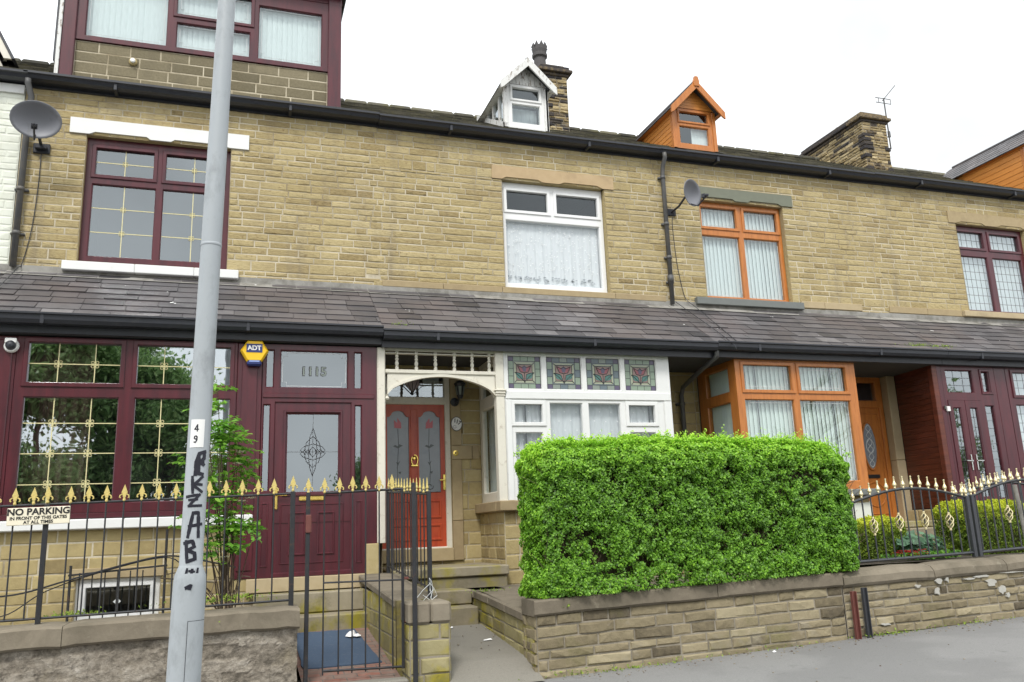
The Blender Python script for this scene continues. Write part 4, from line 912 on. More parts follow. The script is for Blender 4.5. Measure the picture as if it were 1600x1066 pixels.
def gable_dormer(h, x0, x1, yf, zb, ze, za, fm, side, board, over=.09, panes=None, depth=1.6, label=None, sidewin=False, roofm='mossslate', kind=0, out=.15):
    """gabled dormer: front plane yf, base zb, eave ze, apex za"""
    m = (x0+x1)/2; zb2 = zb+.02
    mb = MB(); dd = depth
    mb.use(side)
    if not sidewin:
        n = 9
        for k in range(n):
            z0, z1 = zb+(ze-zb)*k/n, zb+(ze-zb)*(k+1)/n
            yb = yf+(z1-zb)/.58+.25
            mb.box(x0, x0+.02, yf+.02, min(yf+dd, yb), z0+.006, z1, .004); mb.box(x1-.02, x1, yf+.02, min(yf+dd, yb), z0+.006, z1, .004)
    mb.use(board)
    mb.box(x0-.01, x0+.06, yf, yf+.08, zb, ze, .006); mb.box(x1-.06, x1+.01, yf, yf+.08, zb, ze, .006)
    mb.use(side)
    n = 7
    for k in range(n):      # boarded gable
        if kind == 0:       # vertical boards
            a, b = x0+(x1-x0)*k/n, x0+(x1-x0)*(k+1)/n; top = lambda x: ze+(za-ze)*(1-abs(x-m)/((x1-x0)/2+.05)) - .02
            zlow = ze+.018; ta, tb = top(a+.003), top(b-.003)
            pts = [(a+.003, zlow), (b-.003, zlow), (b-.003, max(zlow+.01, tb))] + ([(m, top(m))] if a < m < b else []) + [(a+.003, max(zlow+.01, ta))]
            mb.prism(pts, yf+.01, yf+.05)
        else:
            z0, z1 = ze+.018+(za-ze-.05)*k/n, ze+.018+(za-ze-.05)*(k+1)/n; w0 = ((x1-x0)/2)*(1-k/n); w1 = ((x1-x0)/2)*(1-(k+1)/n)
            mb.prism([(m-w0, z0+.004), (m+w0, z0+.004), (m+w1, z1), (m-w1, z1)], yf+.01, yf+.05)
    d = put('dormer', mb, h, label=label)
    # roof
    hw = (x1-x0)/2+over; dz = (za-ze); sl = dz/((x1-x0)/2); zo = za+.02
    rf = MB()
    for sx in (-1, 1):
        for (u0, u1) in ((0, 1),):
            rf.use(roofm); nrow = 6
            for q in range(nrow):
                a, b = q/nrow, (q+1)/nrow; y = yf-out; r2 = random.Random(q+sx)
                while y < yf+dd+.6:
                    y2 = min(y+r2.uniform(.22, .34), yf+dd+.6); rf.tone = r2.gauss(.45, .15)
                    xa, xb = m+sx*hw*a, m+sx*hw*b; zA, zB = zo-sl*hw*a, zo-sl*hw*b
                    rf.face([(xa, y+.004, zA+.0), (xb, y+.004, zB+.012), (xb, y2-.004, zB+.012), (xa, y2-.004, zA)])
                    rf.face([(xb, y+.004, zB+.012), (xb, y+.004, zB), (xb, y2, zB), (xb, y2, zB+.012)]); y = y2
            rf.use('room'); rf.face([(m, yf-out, zo-.012), (m+sx*hw, yf-out, zo-sl*hw-.012), (m+sx*hw, yf+dd+.6, zo-sl*hw-.012), (m, yf+dd+.6, zo-.012)])
    rf.use(roofm); rf.tone = .3; rf.tube([(m, yf-out, zo+.01), (m, yf+dd+.5, zo+.01)], .035, 6)
    put('dormer_roof', rf, d)
    bb = MB().use(board)
    for sx in (-1, 1):
        e = [(m, zo+.03), (m+sx*(hw+.02), zo+.03-sl*(hw+.02)), (m+sx*(hw+.02), zo-.10-sl*(hw+.02)), (m+sx*(hw-.03), zo-.12-sl*(hw-.03)), (m, zo-.13)]
        bb.prism(e if sx > 0 else e[::-1], yf-out-.03, yf-out)
        bb.face([(m+sx*(hw+.0), yf-out, zo-sl*hw-.02), (m+sx*hw, yf+dd*.8, zo-sl*hw-.02), (m+sx*(hw-.1), yf+dd*.8, zo-sl*hw-.03), (m+sx*(hw-.1), yf-out, zo-sl*hw-.03)])
    if kind: bb.prism([(m-.05, zo-.10), (m+.05, zo-.10), (m+.055, zo+.0), (m+.03, zo+.09), (m-.03, zo+.09), (m-.055, zo)], yf-out-.05, yf-out+.01)
    put('bargeboard', bb, d)
    # window
    P = panes or [(x0+.135, x1-.135, zb+.12, zb+.47), (x0+.15, x1-.15, zb+.56, ze-.05)]
    def ex(f, s, T):
        mb = MB(); 
        if kind: vblind(mb, (x0+x1)/2+.0, x1-.10, zb+.06, zb+.52, yf+.13, .08, 'blind', 10)
        else: curtain(mb, x0+.12, x1-.12, zb+.1, zb+.5, yf+.25, .01, .1, 'lacegrey', 3)
        put('curtain', mb, d)
    window(d, x0+.061, x1-.061, zb+.02, ze+.015, yf+.02, P, fm, sub=d, name='window_frame', sash=(1,), sw=.03, extra=ex, rm=False)
    room(d, x0+.09, x1-.09, zb+.05, ze-.01, yf+.1, d=.35)
    if sidewin:
        T = sidemat(x0, yf+dd)
        mb = MB(T).use(board)      # sloping glazed cheek
        z_at = lambda u: zb+(dd-u)*.58
        for u in (.35, .62, .95, 1.28): 
            zz = z_at(u)
            if ze-.02 > zz: mb.box(u-.03, u+.03, -.005, .05, zz, ze-.02, .004)
        mb.prism([(.0, z_at(0)), (dd, z_at(dd)), (dd, z_at(dd)+.09), (0, z_at(0)+.09)], -.01, .04)
        mb.box(.0, dd, -.01, .05, ze-.1, ze, .005); mb.T = Matrix(); mb.use('flaky'); mb.box(x1-.03, x1, yf, yf+dd, zb, ze)
        put('side_frame', mb, d); g = MB(T).use('glass'); g.face([(.05, .02, z_at(.05)), (dd, .02, z_at(dd)), (dd, .02, ze), (.05, .02, ze)]); put('pane', g, d)
    fl = MB().use('lead'); fl.face([(x0-.05, yf, zb+.02), (x1+.05, yf, zb+.02), (x1+.05, yf-.2, zb-.09), (x0-.05, yf-.2, zb-.09)]); put('flashing', fl, d)
    return d
def chimney(h, x0, x1, y0, y1, zb, zt, seed, label, pots=(), stubs=()):
    mb = MB(); masonry(mb, x0, x1, zb, zt-.16, y0, [], 'soot', 'garmortar', ch=(.05, .09), ln=(.12, .34), proud=(.004, .03), seed=seed, tone=(.5, .26), rough=2)
    mb.T = sidemat(x0, y1); masonry(mb, 0, y1-y0, zb, zt-.16, 0, [], 'soot', 'garmortar', ch=(.05, .09), ln=(.12, .34), proud=(.004, .03), seed=seed+1, tone=(.5, .26), rough=2)
    mb.T = sideR(x1, y0); masonry(mb, 0, y1-y0, zb, zt-.16, 0, [], 'soot', 'mortar', seed=seed+2, tone=(.5, .26)); mb.T = Matrix()
    rnd = random.Random(seed); mb.use('soot')
    for (a, z0, z1) in ((.04, zt-.16, zt-.10), (.10, zt-.10, zt-.03), (.05, zt-.03, zt+.05)):
        y = y0-a
        while y < y1+a-.01:
            e = min(y1+a, y+rnd.uniform(.4, .7)); mb.tone = rnd.uniform(.0, .3); mb.box(x0-a, x1+a, y+.003, e-.003, z0, z1, .012); y = e
    mb.use('soot'); mb.tone = .2; mb.box(x0+.02, x1-.02, y0+.02, y1-.02, zt+.04, zt+.11, .02)
    for z in [zb+.1*k for k in range(int((zt-.3-zb)/.1))]:      # dark quoins
        if rnd.random() < .45: mb.use('soot'); mb.tone = rnd.uniform(0, .15); mb.box(x0-.035, x0+rnd.uniform(.12, .25), y0-.035, y0+.15, z, z+.085, .01)
        if rnd.random() < .25: mb.use('soot'); mb.tone = rnd.uniform(0, .1); mb.box(x1-.12, x1+.03, y0-.03, y0+.15, z, z+.085, .01)
    mb.use('lead'); mb.box(x0-.06, x1+.06, y0-.05, y0-.03, zb, zb+.3)
    c = put('chimney', mb, h, label=label)
    for (px, py, hh) in pots:
        p = MB().use('terracotta'); p.lathe([(.16, 0), (.14, .06), (.122, .48), (.158, .51), (.16, .57), (.14, .59), (.155, .66), (.16, .74)], (px, py, zt+.08), 16)
        for k in range(8):
            a = 2*math.pi*k/8; p.prism([(px+.13*math.cos(a)-.055, zt+.80), (px+.13*math.cos(a)+.055, zt+.80), (px+.13*math.cos(a), zt+.93)], py+.13*math.sin(a)-.01, py+.13*math.sin(a)+.01)
        put('chimney_pot', p, c)
    for (px, py, hh) in stubs:
        p = MB().use('terracotta'); p.lathe([(.09, 0), (.08, hh), (.06, hh+.02)], (px, py, zt+.06), 10); put('chimney_pot', p, c)
    return c
gable_dormer(HC, 4.15, 4.93, .5, 7.93, 8.74, 9.13, 'white', 'flaky', 'flaky', sidewin=True, label="flaking white timber dormer with glazed side", kind=0)
chimney(HC, 5.62, 6.14, 2.4, 4.6, 8.6, 10.36, 71, "sooty chimney stack with crowned clay pot", pots=[(5.82, 3.0, .6), (5.80, 3.9, .6)], stubs=[(6.0, 2.62, .08)])

# =============================================================== HOUSE with orange frames
HD = empty('terraced_house', (8.8, 0, 0), "stone terraced house with orange-brown window frames, orange dormer and oval-glazed orange door", "house", "stone houses of the terrace")
upper_wall(HD, 6.62, 11.0, (7.39, 9.06, 5.02, 6.75), 13, (72, 73))
lintel(HD, 7.28, 9.27, 6.77, 6.98, 7.39, 9.06, 'olive')
mb = MB().use('greysill'); mb.box(7.14, 9.22, -.10, .12, 4.88, 5.0, .008); mb.use('ashlar'); mb.tone = .7; mb.box(9.225, 9.7, -.03, .1, 4.93, 5.05, .006); mb.box(9.705, 10.5, -.03, .1, 4.93, 5.05, .006); put('window_sill', mb, HD)
P = [(7.46, 8.145, 6.31, 6.655), (8.31, 8.97, 6.31, 6.655), (7.44, 8.19, 5.07, 6.16), (8.265, 9.0, 5.07, 6.16)]
def ex(f, s, T):
    mb = MB()
    for p in P: outline(mb, p, .04, .115)
    put('etched_line', mb, f); mb = MB(); vblind(mb, 7.42, 9.04, 5.03, 6.73, .19, .09, 'blind'); put('blind', mb, f)
window(HD, 7.40, 9.05, 5.0, 6.75, .08, P, 'oak', sash=(0, 1), extra=ex)
main_gutter(HD, 6.625, 11.0, -.01); main_roof(HD, 6.62, 11.0, 7)
porch_roof(HD, 6.62, 10.85, 23, 0, tone=(.42, .2)); porch_gutter(HD, 6.625, 10.85, 0)
mb = MB(); masonry(mb, 6.98, 11.0, .2, 3.76, 0, [(9.9, 10.68, 1.3, 3.74), (7.05, 9.2, 1.7, 3.76)], 'lowstone', ch=(.15, .19), ln=(.3, .5), seed=51, gap=.012)
mb.use('ashlar'); mb.tone = .85; mb.box(10.68, 10.86, -.16, .05, 1.2, 2.3, .01); mb.tone = .8; mb.box(10.68, 10.86, -.158, .05, 2.305, 3.745, .01)
mb.tone = .7; mb.box(9.7, 10.68, -.10, .0, 3.80, 3.90); put('porch_wall', mb, HD)
mb = MB(); masonry(mb, 7.05, 9.17, .4, 1.72, -1.1, [], 'lowstone', ch=(.15, .19), seed=52)
mb.use('render'); mb.box(8.4, 9.20, -1.125, -1.0, .9, 1.60, .01); mb.T = sidemat(7.05, 0); masonry(mb, 0, 1.1, .4, 1.72, 0, [], 'lowstone', ch=(.15, .19), seed=53); mb.T = Matrix(); mb.use('render'); mb.box(9.17, 9.21, -1.1, 0, .6, 1.62); put('bay_wall', mb, HD)
mb = MB().use('greysill'); mb.box(6.99, 9.30, -1.24, -1.0, 1.70, 1.80, .015); put('bay_sill', mb, HD)
P = [(7.17, 8.0, 3.29, 3.66), (8.15, 9.0, 3.29, 3.66), (7.15, 8.02, 1.92, 3.15), (8.11, 9.05, 1.92, 3.15)]
def ex(f, s, T):
    mb = MB()
    for p in P: outline(mb, p, .05, -1.087)
    put('etched_line', mb, f); mb = MB(); vblind(mb, 7.2, 9.1, 1.85, 3.72, -1.0, .09, 'blindgreen'); put('blind', mb, f)
window(HD, 7.03, 9.19, 1.80, 3.745, -1.12, P, 'oak', sash=(0, 1), extra=ex, rd=.8, rx=(.4, .4), name='bay_window', label="orange-brown bay window with pale vertical blinds")
def ex(f, s, T):
    mb = MB(T); vblind(mb, .05, .97, 1.85, 3.72, .09, .09, 'blindgreen'); put('blind', mb, f)
window(HD, .0, 1.0, 1.80, 3.745, 0, [(.22, .86, 3.28, 3.66), (.22, .86, 1.95, 3.14)], 'oak', T=sidemat(7.04, -.05), extra=ex, rm=False, label="side light of the orange bay")
window(HD, .0, 1.0, 1.80, 3.745, 0, [(.14, .86, 3.28, 3.66), (.14, .86, 1.95, 3.14)], 'oak', T=sideR(9.17, -1.05), rm=False)
mb = MB().use('oak'); fp = (9.99, 10.56, 3.33, 3.66); mb.plate(9.9, 10.68, 1.3, 3.74, [fp, (9.96, 10.61, 1.34, 3.22)], .0, .08, .01); df = put('door_frame', mb, HD)
g = MB().use('glassbay'); g.rect(*fp, .05); put('pane', g, df); room(df, 9.92, 10.66, 1.32, 3.72, .1, d=.5)
ov = [(10.31+.145*math.cos(a), 2.56+.40*math.sin(a)) for a in [2*math.pi*k/24 for k in range(24)]]
mb = MB().use('oak'); mb.box(9.96, 10.61, .03, .07, 1.34, 3.22); mb.ring(10.06, 10.56, 1.42, 3.12, .02, .018, .03)
mb.tube([(x, .025, z) for x, z in ov], .022, 6, closed=True); mb.tube([(10.31+.2*math.cos(a), .027, 1.75+.2*math.sin(a)) for a in [2*math.pi*k/20 for k in range(20)]], .012, 5, closed=True)
dr = put('front_door', mb, HD, label="orange door with leaded oval glass")
mb = MB().use('frost'); mb.prism(ov, .018, .028); put('pane', mb, dr)
mb = MB().use('whiteline')
for s in (-1, 1):
    mb.tube([(10.31+s*.05*math.sin(t*3), .014, 2.56+.36*(t/3.14-1)) for t in [k*.314 for k in range(21)]], .005, 4)
    mb.tube([(10.31+s*(.03+.05*math.sin(t)), .014, 2.56+.12*(t/1.57-1)) for t in [k*.314 for k in range(11)]], .005, 4)
put('leading', mb, dr)
mb = MB().use('black'); mb.box(10.20, 10.44, .015, .029, 2.02, 2.08, .004); put('letterbox', mb, dr)
gable_dormer(HD, 7.33, 8.21, .5, 7.93, 8.72, 9.18, 'oak', 'oakclad', 'oak', label="orange plastic-clad dormer", kind=1, roofm='slate')

# =============================================================== HOUSE with red-brown porch
HE = empty('terraced_house', (13.4, 0, 0), "stone terraced house at right with red-brown clad porch side and leaded dark-red windows", "house", "stone houses of the terrace")
upper_wall(HE, 11.0, 17.5, (12.97, 14.70, 5.03, 6.78), 14, (73, 0))
mb = MB().use('ashlar'); mb.tone = .45; mb.prism([(12.8, 6.79), (12.97, 6.79), (13.1, 6.83), (13.6, 6.83), (13.7, 6.79), (14.0, 6.79), (14.1, 6.83), (14.6, 6.83), (14.7, 6.79), (14.9, 6.79), (14.9, 7.02), (12.8, 7.02)], -.02, .1); put('lintel', mb, HE)
mb = MB().use('ashlar'); mb.tone = .85; mb.box(12.77, 14.9, -.09, .12, 4.93, 5.04, .008); mb.tone = .4
for a, b in ((11.1, 11.95), (11.955, 12.76)): mb.box(a, b, -.03, .1, 4.93, 5.05, .006)
put('window_sill', mb, HE)
P = [(13.05, 13.68, 6.35, 6.66), (13.85, 14.58, 6.35, 6.66), (13.05, 13.73, 5.10, 6.18), (13.85, 14.6, 5.10, 6.18)]
def ex(f, s, T):
    mb = MB()
    for p in P: leadgrid(mb, p, .115, .155, .115)
    put('leading', mb, f); mb = MB(); vblind(mb, 13.0, 14.67, 5.05, 6.75, .20, .10, 'blind', 8); put('blind', mb, f)
window(HE, 12.98, 14.69, 5.04, 6.78, .08, P, 'burg', sash=(0, 1), extra=ex, glass='glassbay')
main_gutter(HE, 11.005, 17.5, 0); main_roof(HE, 11.0, 17.5, 8)
porch_roof(HE, 10.855, 17.5, 24, 0, tone=(.5, .2)); porch_gutter(HE, 10.855, 17.5, 0)
mb = MB(); cl = [(10.86, -.165), (10.72, -1.08)]
for k in range(26):
    z0, z1 = 1.48+k*.0872, 1.48+(k+1)*.0872; mb.use('redwood')
    mb.face([(cl[1][0], cl[1][1], z0+.004), (cl[0][0], cl[0][1], z0+.004), (cl[0][0]-.006, cl[0][1], z1), (cl[1][0]-.006, cl[1][1], z1)][::-1]); mb.face([(cl[1][0], cl[1][1], z0+.004), (cl[0][0], cl[0][1], z0+.004), (cl[0][0]+.02, cl[0][1], z0), (cl[1][0]+.02, cl[1][1], z0)])
mb.use('room'); mb.face([(10.76, -1.08, 1.4), (10.9, -.1, 1.4), (10.9, -.1, 3.75), (10.76, -1.08, 3.75)]); put('side_cladding', mb, HE, label="dark red-brown boarded porch side")
mb = MB(); masonry(mb, 10.72, 17.5, .5, 1.47, -1.1, [], 'lowstone', ch=(.15, .19), seed=61); mb.T = sidemat(10.72, -.0); masonry(mb, 0, 1.1, .5, 1.47, 0, [], 'lowstone', ch=(.28, .32), ln=(.5, .8), seed=62, tone=(.8, .1)); put('lower_wall', mb, HE)
P = [(10.99, 11.56, 3.30, 3.68), (11.74, 11.90, 3.32, 3.66), (11.72, 11.92, 1.60, 3.10)]
mb = MB().use('redwood'); mb.box(10.70, 10.80, -1.14, -1.04, 1.45, 3.745, .008); mb.use('burg'); mb.box(10.80, 10.90, -1.13, -1.05, 1.45, 3.745, .008); put('corner_post', mb, HE)
mb = MB().use('burg'); mb.plate(10.905, 12.02, 1.47, 3.745, P + [(10.95, 11.64, 1.50, 3.18)], -1.12, -1.05, .012); mb.ring(11.70, 11.94, 3.28, 3.70, .04, -1.135, -1.119); df = put('door_frame', mb, HE)
g = MB().use('glassbay')
for p in P: g.rect(*p, -1.08)
put('pane', g, df); room(df, 10.92, 12.0, 1.5, 3.73, -1.0, d=.7)
mb = MB()
for p in P: leadgrid(mb, p, .19, .13, -1.08)
put('leading', mb, df)
for a, b, hx in ((10.955, 11.29, 11.24), (11.30, 11.635, 11.35)):
    mb = MB().use('burg'); p = (a+.085, b-.085, 1.62, 3.06); mb.plate(a, b, 1.505, 3.175, [p], -1.13, -1.07, .015); dr = put('front_door', mb, HE)
    g = MB().use('glassbay'); g.rect(*p, -1.1); put('pane', g, dr); mb = MB(); leadgrid(mb, p, .09, .16, -1.1); put('leading', mb, dr)
    mb = MB().use('chrome'); mb.box(hx-.012, hx+.012, -1.15, -1.13, 2.05, 2.30, .005); s = -1 if hx < 11.3 else 1; mb.box(min(hx, hx+s*.12), max(hx, hx+s*.12), -1.175, -1.16, 2.19, 2.21, .005); mb.box(hx-.01, hx+.01, -1.17, -1.14, 2.19, 2.21); put('handle', mb, dr)
mb = MB().use('burg'); mb.box(12.025, 12.27, -1.12, -1.05, 1.47, 3.745, .008); put('corner_post', mb, HE)
P = [(12.42, 13.2, 3.28, 3.66), (13.35, 14.1, 3.28, 3.66), (12.40, 13.2, 1.75, 3.12), (13.35, 14.15, 1.75, 3.12)]
def ex(f, s, T):
    mb = MB()
    for p in P: leadgrid(mb, p, .12, .15, -1.085)
    put('leading', mb, f)
    mb = MB(); vblind(mb, 12.3, 14.2, 1.65, 3.72, -.99, .1, 'blind', 12); put('blind', mb, f)
window(HE, 12.275, 14.3, 1.60, 3.745, -1.12, P, 'burg', sash=(0, 1), extra=ex, rd=.8, glass='glassbay', name='bay_window')
mb = MB().use('pipe'); mb.box(10.845, 10.875, -1.16, -1.13, 3.02, 3.08, .004); mb.use('label'); mb.box(10.885, 10.945, -1.17, -1.13, 2.99, 3.07, .006); put('doorbell', mb, HE)
mb = MB().use('ashlar'); mb.tone = .8; mb.box(14.3, 17.5, -1.12, -1.0, 1.47, 3.745); mb.T = sideR(17.5, -1.1); masonry(mb, 1.1, 9.3, 0, ZE, 0, [], 'stone', seed=19); mb.T = Matrix(); put('bay_wall', mb, HE)
gable_dormer(HE, 15.75, 17.1, .5, 7.93, 9.0, 9.55, 'oak', 'oakclad', 'oak', label="second orange plastic-clad dormer", kind=1, depth=1.9, roofm='slate')
chimney(HE, 13.38, 14.05, 2.4, 4.45, 8.6, 10.33, 75, "long sooty sandstone chimney stack", pots=[], stubs=[(13.6, 2.6, .1), (13.85, 2.7, .12), (13.6, 3.4, .12), (13.6, 4.2, .1)])

# =============================================================== HOUSE with white painted wall, far left
HA = empty('terraced_house', (-4.5, 0, 0), "cream-white painted terraced house at the left edge beside the burgundy framed one", "house", "stone houses of the terrace")
mb = MB(); masonry(mb, -6.5, -2.755, ZT-.06, ZE, -.01, [(-5.6, -3.9, 5.0, 6.8)], 'render', 'render', seed=15, proud=(.004, .008)); put('front_wall', mb, HA)
window(HA, -5.6, -3.9, 5.0, 6.8, .08, [(-5.5, -4.8, 5.1, 6.7), (-4.7, -4.0, 5.1, 6.7)], 'pvc')
mb = MB().use('white'); mb.box(-6.5, -2.76, -.05, 0, 7.28, 7.40); put('fascia', mb, HA)
main_gutter(HA, -6.5, -2.70, -.01); main_roof(HA, -6.5, -2.755, 9); porch_roof(HA, -6.5, -2.755, 25, .02); porch_gutter(HA, -6.5, -2.755, .02)
mb = MB(); masonry(mb, -6.5, -2.755, -.2, 3.76, -1.1, [(-5.6, -3.5, 1.7, 3.7)], 'render', 'render', seed=16, proud=(.004, .008)); put('lower_wall', mb, HA)
window(HA, -5.6, -3.5, 1.7, 3.7, -1.05, [(-5.5, -4.6, 1.8, 3.6), (-4.5, -3.6, 1.8, 3.6)], 'pvc', name='bay_window')
mb = MB().use('pipe'); mb.tube([(-2.70, -.17, 7.44), (-2.70, -.16, 7.38), (-2.66, -.09, 7.22), (-2.68, -.07, 7.05), (-2.69, -.07, 4.88)], .04, 10)
for z in (7.0, 5.9, 5.3): mb.lathe([(.05, 0), (.05, .05)], (-2.69, -.07, z), 10); mb.box(-2.76, -2.6, -.05, 0, z+.01, z+.035)
put('drainpipe', mb, HA, smooth=True)
# its dormer verge
ax_, az_ = -3.92, 9.66
mb = MB().use('whitedirty'); mb.prism([(2*ax_+3.14, 7.85), (-3.14, 7.85), (ax_, az_-.22)], .45, .50); dA = put('dormer', mb, HA, label="white boarded gable dormer at the left edge")
mb = MB()
for s in (-1, 1):
    X_ = lambda x: ax_+s*(x-ax_)
    f_ = [(-3.02, 7.93), (-2.98, 7.93), (ax_, az_+.06), (ax_, az_)]; f_ = [(X_(x), z) for x, z in f_]
    mb.use('gutter'); mb.prism(f_ if s > 0 else f_[::-1], .25, 3.4)
    f_ = [(X_(x), z) for x, z in ((-3.12, 7.93), (-3.025, 7.93), (ax_, az_-.01), (ax_, az_-.19))]
    mb.use('whitedirty'); mb.prism(f_ if s > 0 else f_[::-1], .26, .30)
put('dormer_roof', mb, dA)
window(dA, -4.25, -3.6, 8.0, 8.75, .40, [(-4.17, -3.68, 8.08, 8.67)], 'pvc', sub=dA, name='window_frame', rm=False)
mb = MB().use('room'); mb.box(-4.24, -3.61, .452, .46, 8.0, 8.75); put('interior', mb, dA)

# =============================================================== GROUND
SL = .028
def gz(x): return .035 + SL*(x-2.9)
def sheet(name, mat, x0, x1, y0, y1, zf, nx=2, ny=2, kind='structure', noise_amp=0):
    mb = MB().use(mat); g = [[mb.vert((x0+(x1-x0)*i/nx, y0+(y1-y0)*j/ny, zf(x0+(x1-x0)*i/nx, y0+(y1-y0)*j/ny))) for i in range(nx+1)] for j in range(ny+1)]
    for j in range(ny):
        for i in range(nx): mb.facei([g[j][i], g[j][i+1], g[j+1][i+1], g[j+1][i]])
    o = put(name, mb); o["kind"] = kind; return o
sheet('ground', 'soil', -60, 70, -90, 40, lambda x, y: gz(x)-.20)
sheet('road', 'road', -60, 70, -14.5, -7.35, lambda x, y: gz(x)-.13, 4, 4)
sheet('pavement', 'asphalt', -60, 70, -7.2, -3.45, lambda x, y: gz(x)+.012*(y+3.8)*0 , 60, 8)
mb = MB().use('concrete')
for k in range(-30, 40):
    x = k*.92; a, b = gz(x), gz(x+.92)
    mb.face([(x+.004, -7.35, a), (x+.916, -7.35, b), (x+.916, -7.198, b+.004), (x+.004, -7.198, a+.004)]); mb.face([(x+.004, -7.35, a-.15), (x+.916, -7.35, b-.15), (x+.916, -7.35, b), (x+.004, -7.35, a)])
put('kerb', mb)["kind"] = 'structure'
sheet('garden_path', 'concrete', 1.93, 2.80, -3.95, -1.93, lambda x, y: (.045+.155*(y+3.95)/.5) if y < -3.45 else .20+.165*(y+3.45)/1.5, 6, 41)
mb = MB().use('concrete'); mb.box(.68, 1.56, -3.86, -3.70, -.1, .155, .015); put('path_edging', mb)["kind"] = 'structure'
o = sheet('brick_path', 'tile', .66, 1.52, -3.72, -1.6, lambda x, y: .15+.13*(y+3.7)); 
sheet('front_yard', 'concrete', -6, .60, -3.5, -1.0, lambda x, y: .52)
sheet('flagged_bed', 'coping', 2.80, 6.9, -3.5, -1.0, lambda x, y: .60+(.72-.60)*min(1, max(0, (y+3.5)/1.5)), 8, 8)
sheet('garden_soil', 'soil', 6.6, 16, -3.5, -.02, lambda x, y: .86, 8, 8)

# =============================================================== STEPS, LOW WALLS, GARDEN WALLS
def steps(loc, label, items, group="stone steps to the front doors"):
    mb = MB(); rnd = random.Random(int(loc[0]*10))
    for (x0, x1, y0, y1, z0, z1, t) in items:
        mb.use('step'); mb.tone = t; n = 6; ph = rnd.uniform(0, 6)
        mb.box(x0, x1, y0, y1, z0, z1, .014)
    return single('stone_steps', mb, loc, label, "steps")
steps((2.4, -1.95, .365), "worn mossy stone steps leading up to the orange-red door", [
    (1.93, 2.76, -1.95, -1.0, .3, .56, .35), (1.93, 2.77, -1.65, -1.0, .565, .73, .4), (1.9, 3.36, -1.22, -.06, .40, .85, .3), (1.9, 3.375, -1.25, -.062, .855, .975, .65)])
steps((.9, -1.7, .43), "pale stone steps below the burgundy door", [(.30, 1.58, -1.78, -1.2, .2, .56, .6), (.30, 1.59, -1.45, -1.2, .565, .79, .75)])
steps((10.2, -1.6, .9), "brown stone steps before the red-brown clad porch", [(9.35, 10.7, -1.9, -1.0, .7, 1.02, .2), (9.5, 10.7, -1.5, -.9, 1.025, 1.2, .5), (9.7, 10.7, -1.1, 0, 1.205, 1.30, .8)])

def garden_wall(name, loc, label, build, group=None):
    mb = MB(); build(mb); return mb
# wall beside the mossy path (between the two paths), with the gate pillar on its end
mb = MB(); T1 = sidemat(1.52, -1.1)
mb.T = T1; masonry(mb, 0, 2.35, -.05, .80, 0, [], 'mossstone', 'garmortar', ch=(.13, .2), ln=(.3, .6), proud=(.002, .008), gap=.006, seed=81, tone=(.55, .2))
mb.T = Matrix(); mb.use('mossstone'); mb.box(1.528, 1.9, -3.46, -3.40, -.1, .79)
mb.T = sideR(1.92, -3.45); masonry(mb, 0, 2.3, .1, .80, 0, [], 'mossstone', 'garmortar', ch=(.13, .19), ln=(.3, .5), seed=82); mb.T = Matrix(); mb.use('coping')
for k, (a, b) in enumerate(((-3.44, -2.75), (-2.745, -1.95), (-1.945, -1.12))):
    mb.tone = .45+.1*k; z = lambda y: .80+.15*(y+3.45)/2.35
    mb.box(1.50, 1.94, a, b, 0, .075, .012, skew=lambda x, y, w: (x, y, w-.075+.07+z(y)-.07))
single('garden_wall', mb, (1.7, -2.3, .1), "low mossy dividing wall between the two garden paths carrying an iron railing", "garden wall")
mb = MB()
masonry(mb, 1.58, 1.95, -.15, .60, -3.80, [], 'mossstone', 'garmortar', ch=(.135, .165), ln=(.16, .3), proud=(.004, .02), gap=.014, seed=83, rough=2, tone=(.6, .25))
mb.T = sideR(1.95, -3.80); masonry(mb, 0, .36, -.15, .60, 0, [], 'mossstone', 'garmortar', ch=(.135, .165), ln=(.16, .3), proud=(.004, .02), gap=.014, seed=84, rough=2)
mb.T = sidemat(1.58, -3.44); masonry(mb, 0, .36, -.15, .60, 0, [], 'mossstone', 'garmortar', ch=(.135, .165), ln=(.16, .3), seed=85); mb.T = Matrix()
mb.use('pinkstone'); mb.tone = .1; mb.use('coping'); mb.tone = .7; mb.box(1.565, 1.77, -3.83, -3.43, .60, .79, .02); mb.tone = .85; mb.box(1.775, 1.965, -3.825, -3.43, .602, .785, .02)
single('gate_pillar', mb, (1.76, -3.62, 0), "short mossy stone gate pillar with brownish cap block beside the concrete path", "gate pillar")
# low wall right of path
mb = MB(sidemat(2.79, -1.25)); masonry(mb, 0, 2.5, .0, .665, 0, [], 'mossstone', 'garmortar', ch=(.12, .16), ln=(.25, .5), proud=(.003, .012), gap=.008, seed=86, tone=(.5, .2), slope=-.06); mb.T = Matrix(); mb.use('coping')
for k, (a, b) in enumerate(((-3.46, -2.9), (-2.895, -2.3), (-2.295, -1.7), (-1.695, -1.23))):
    mb.tone = .5+.1*k; zz = lambda y: .61+.11*min(1, (y+3.45)/1.6)
    mb.box(2.765, 3.2, a, b, 0, .09, .012, skew=lambda x, y, w: (x, y, w-.09+zz(y)))
single('garden_wall', mb, (2.9, -2.6, .2), "low mossy stone wall edging the right side of the concrete path", "garden wall")
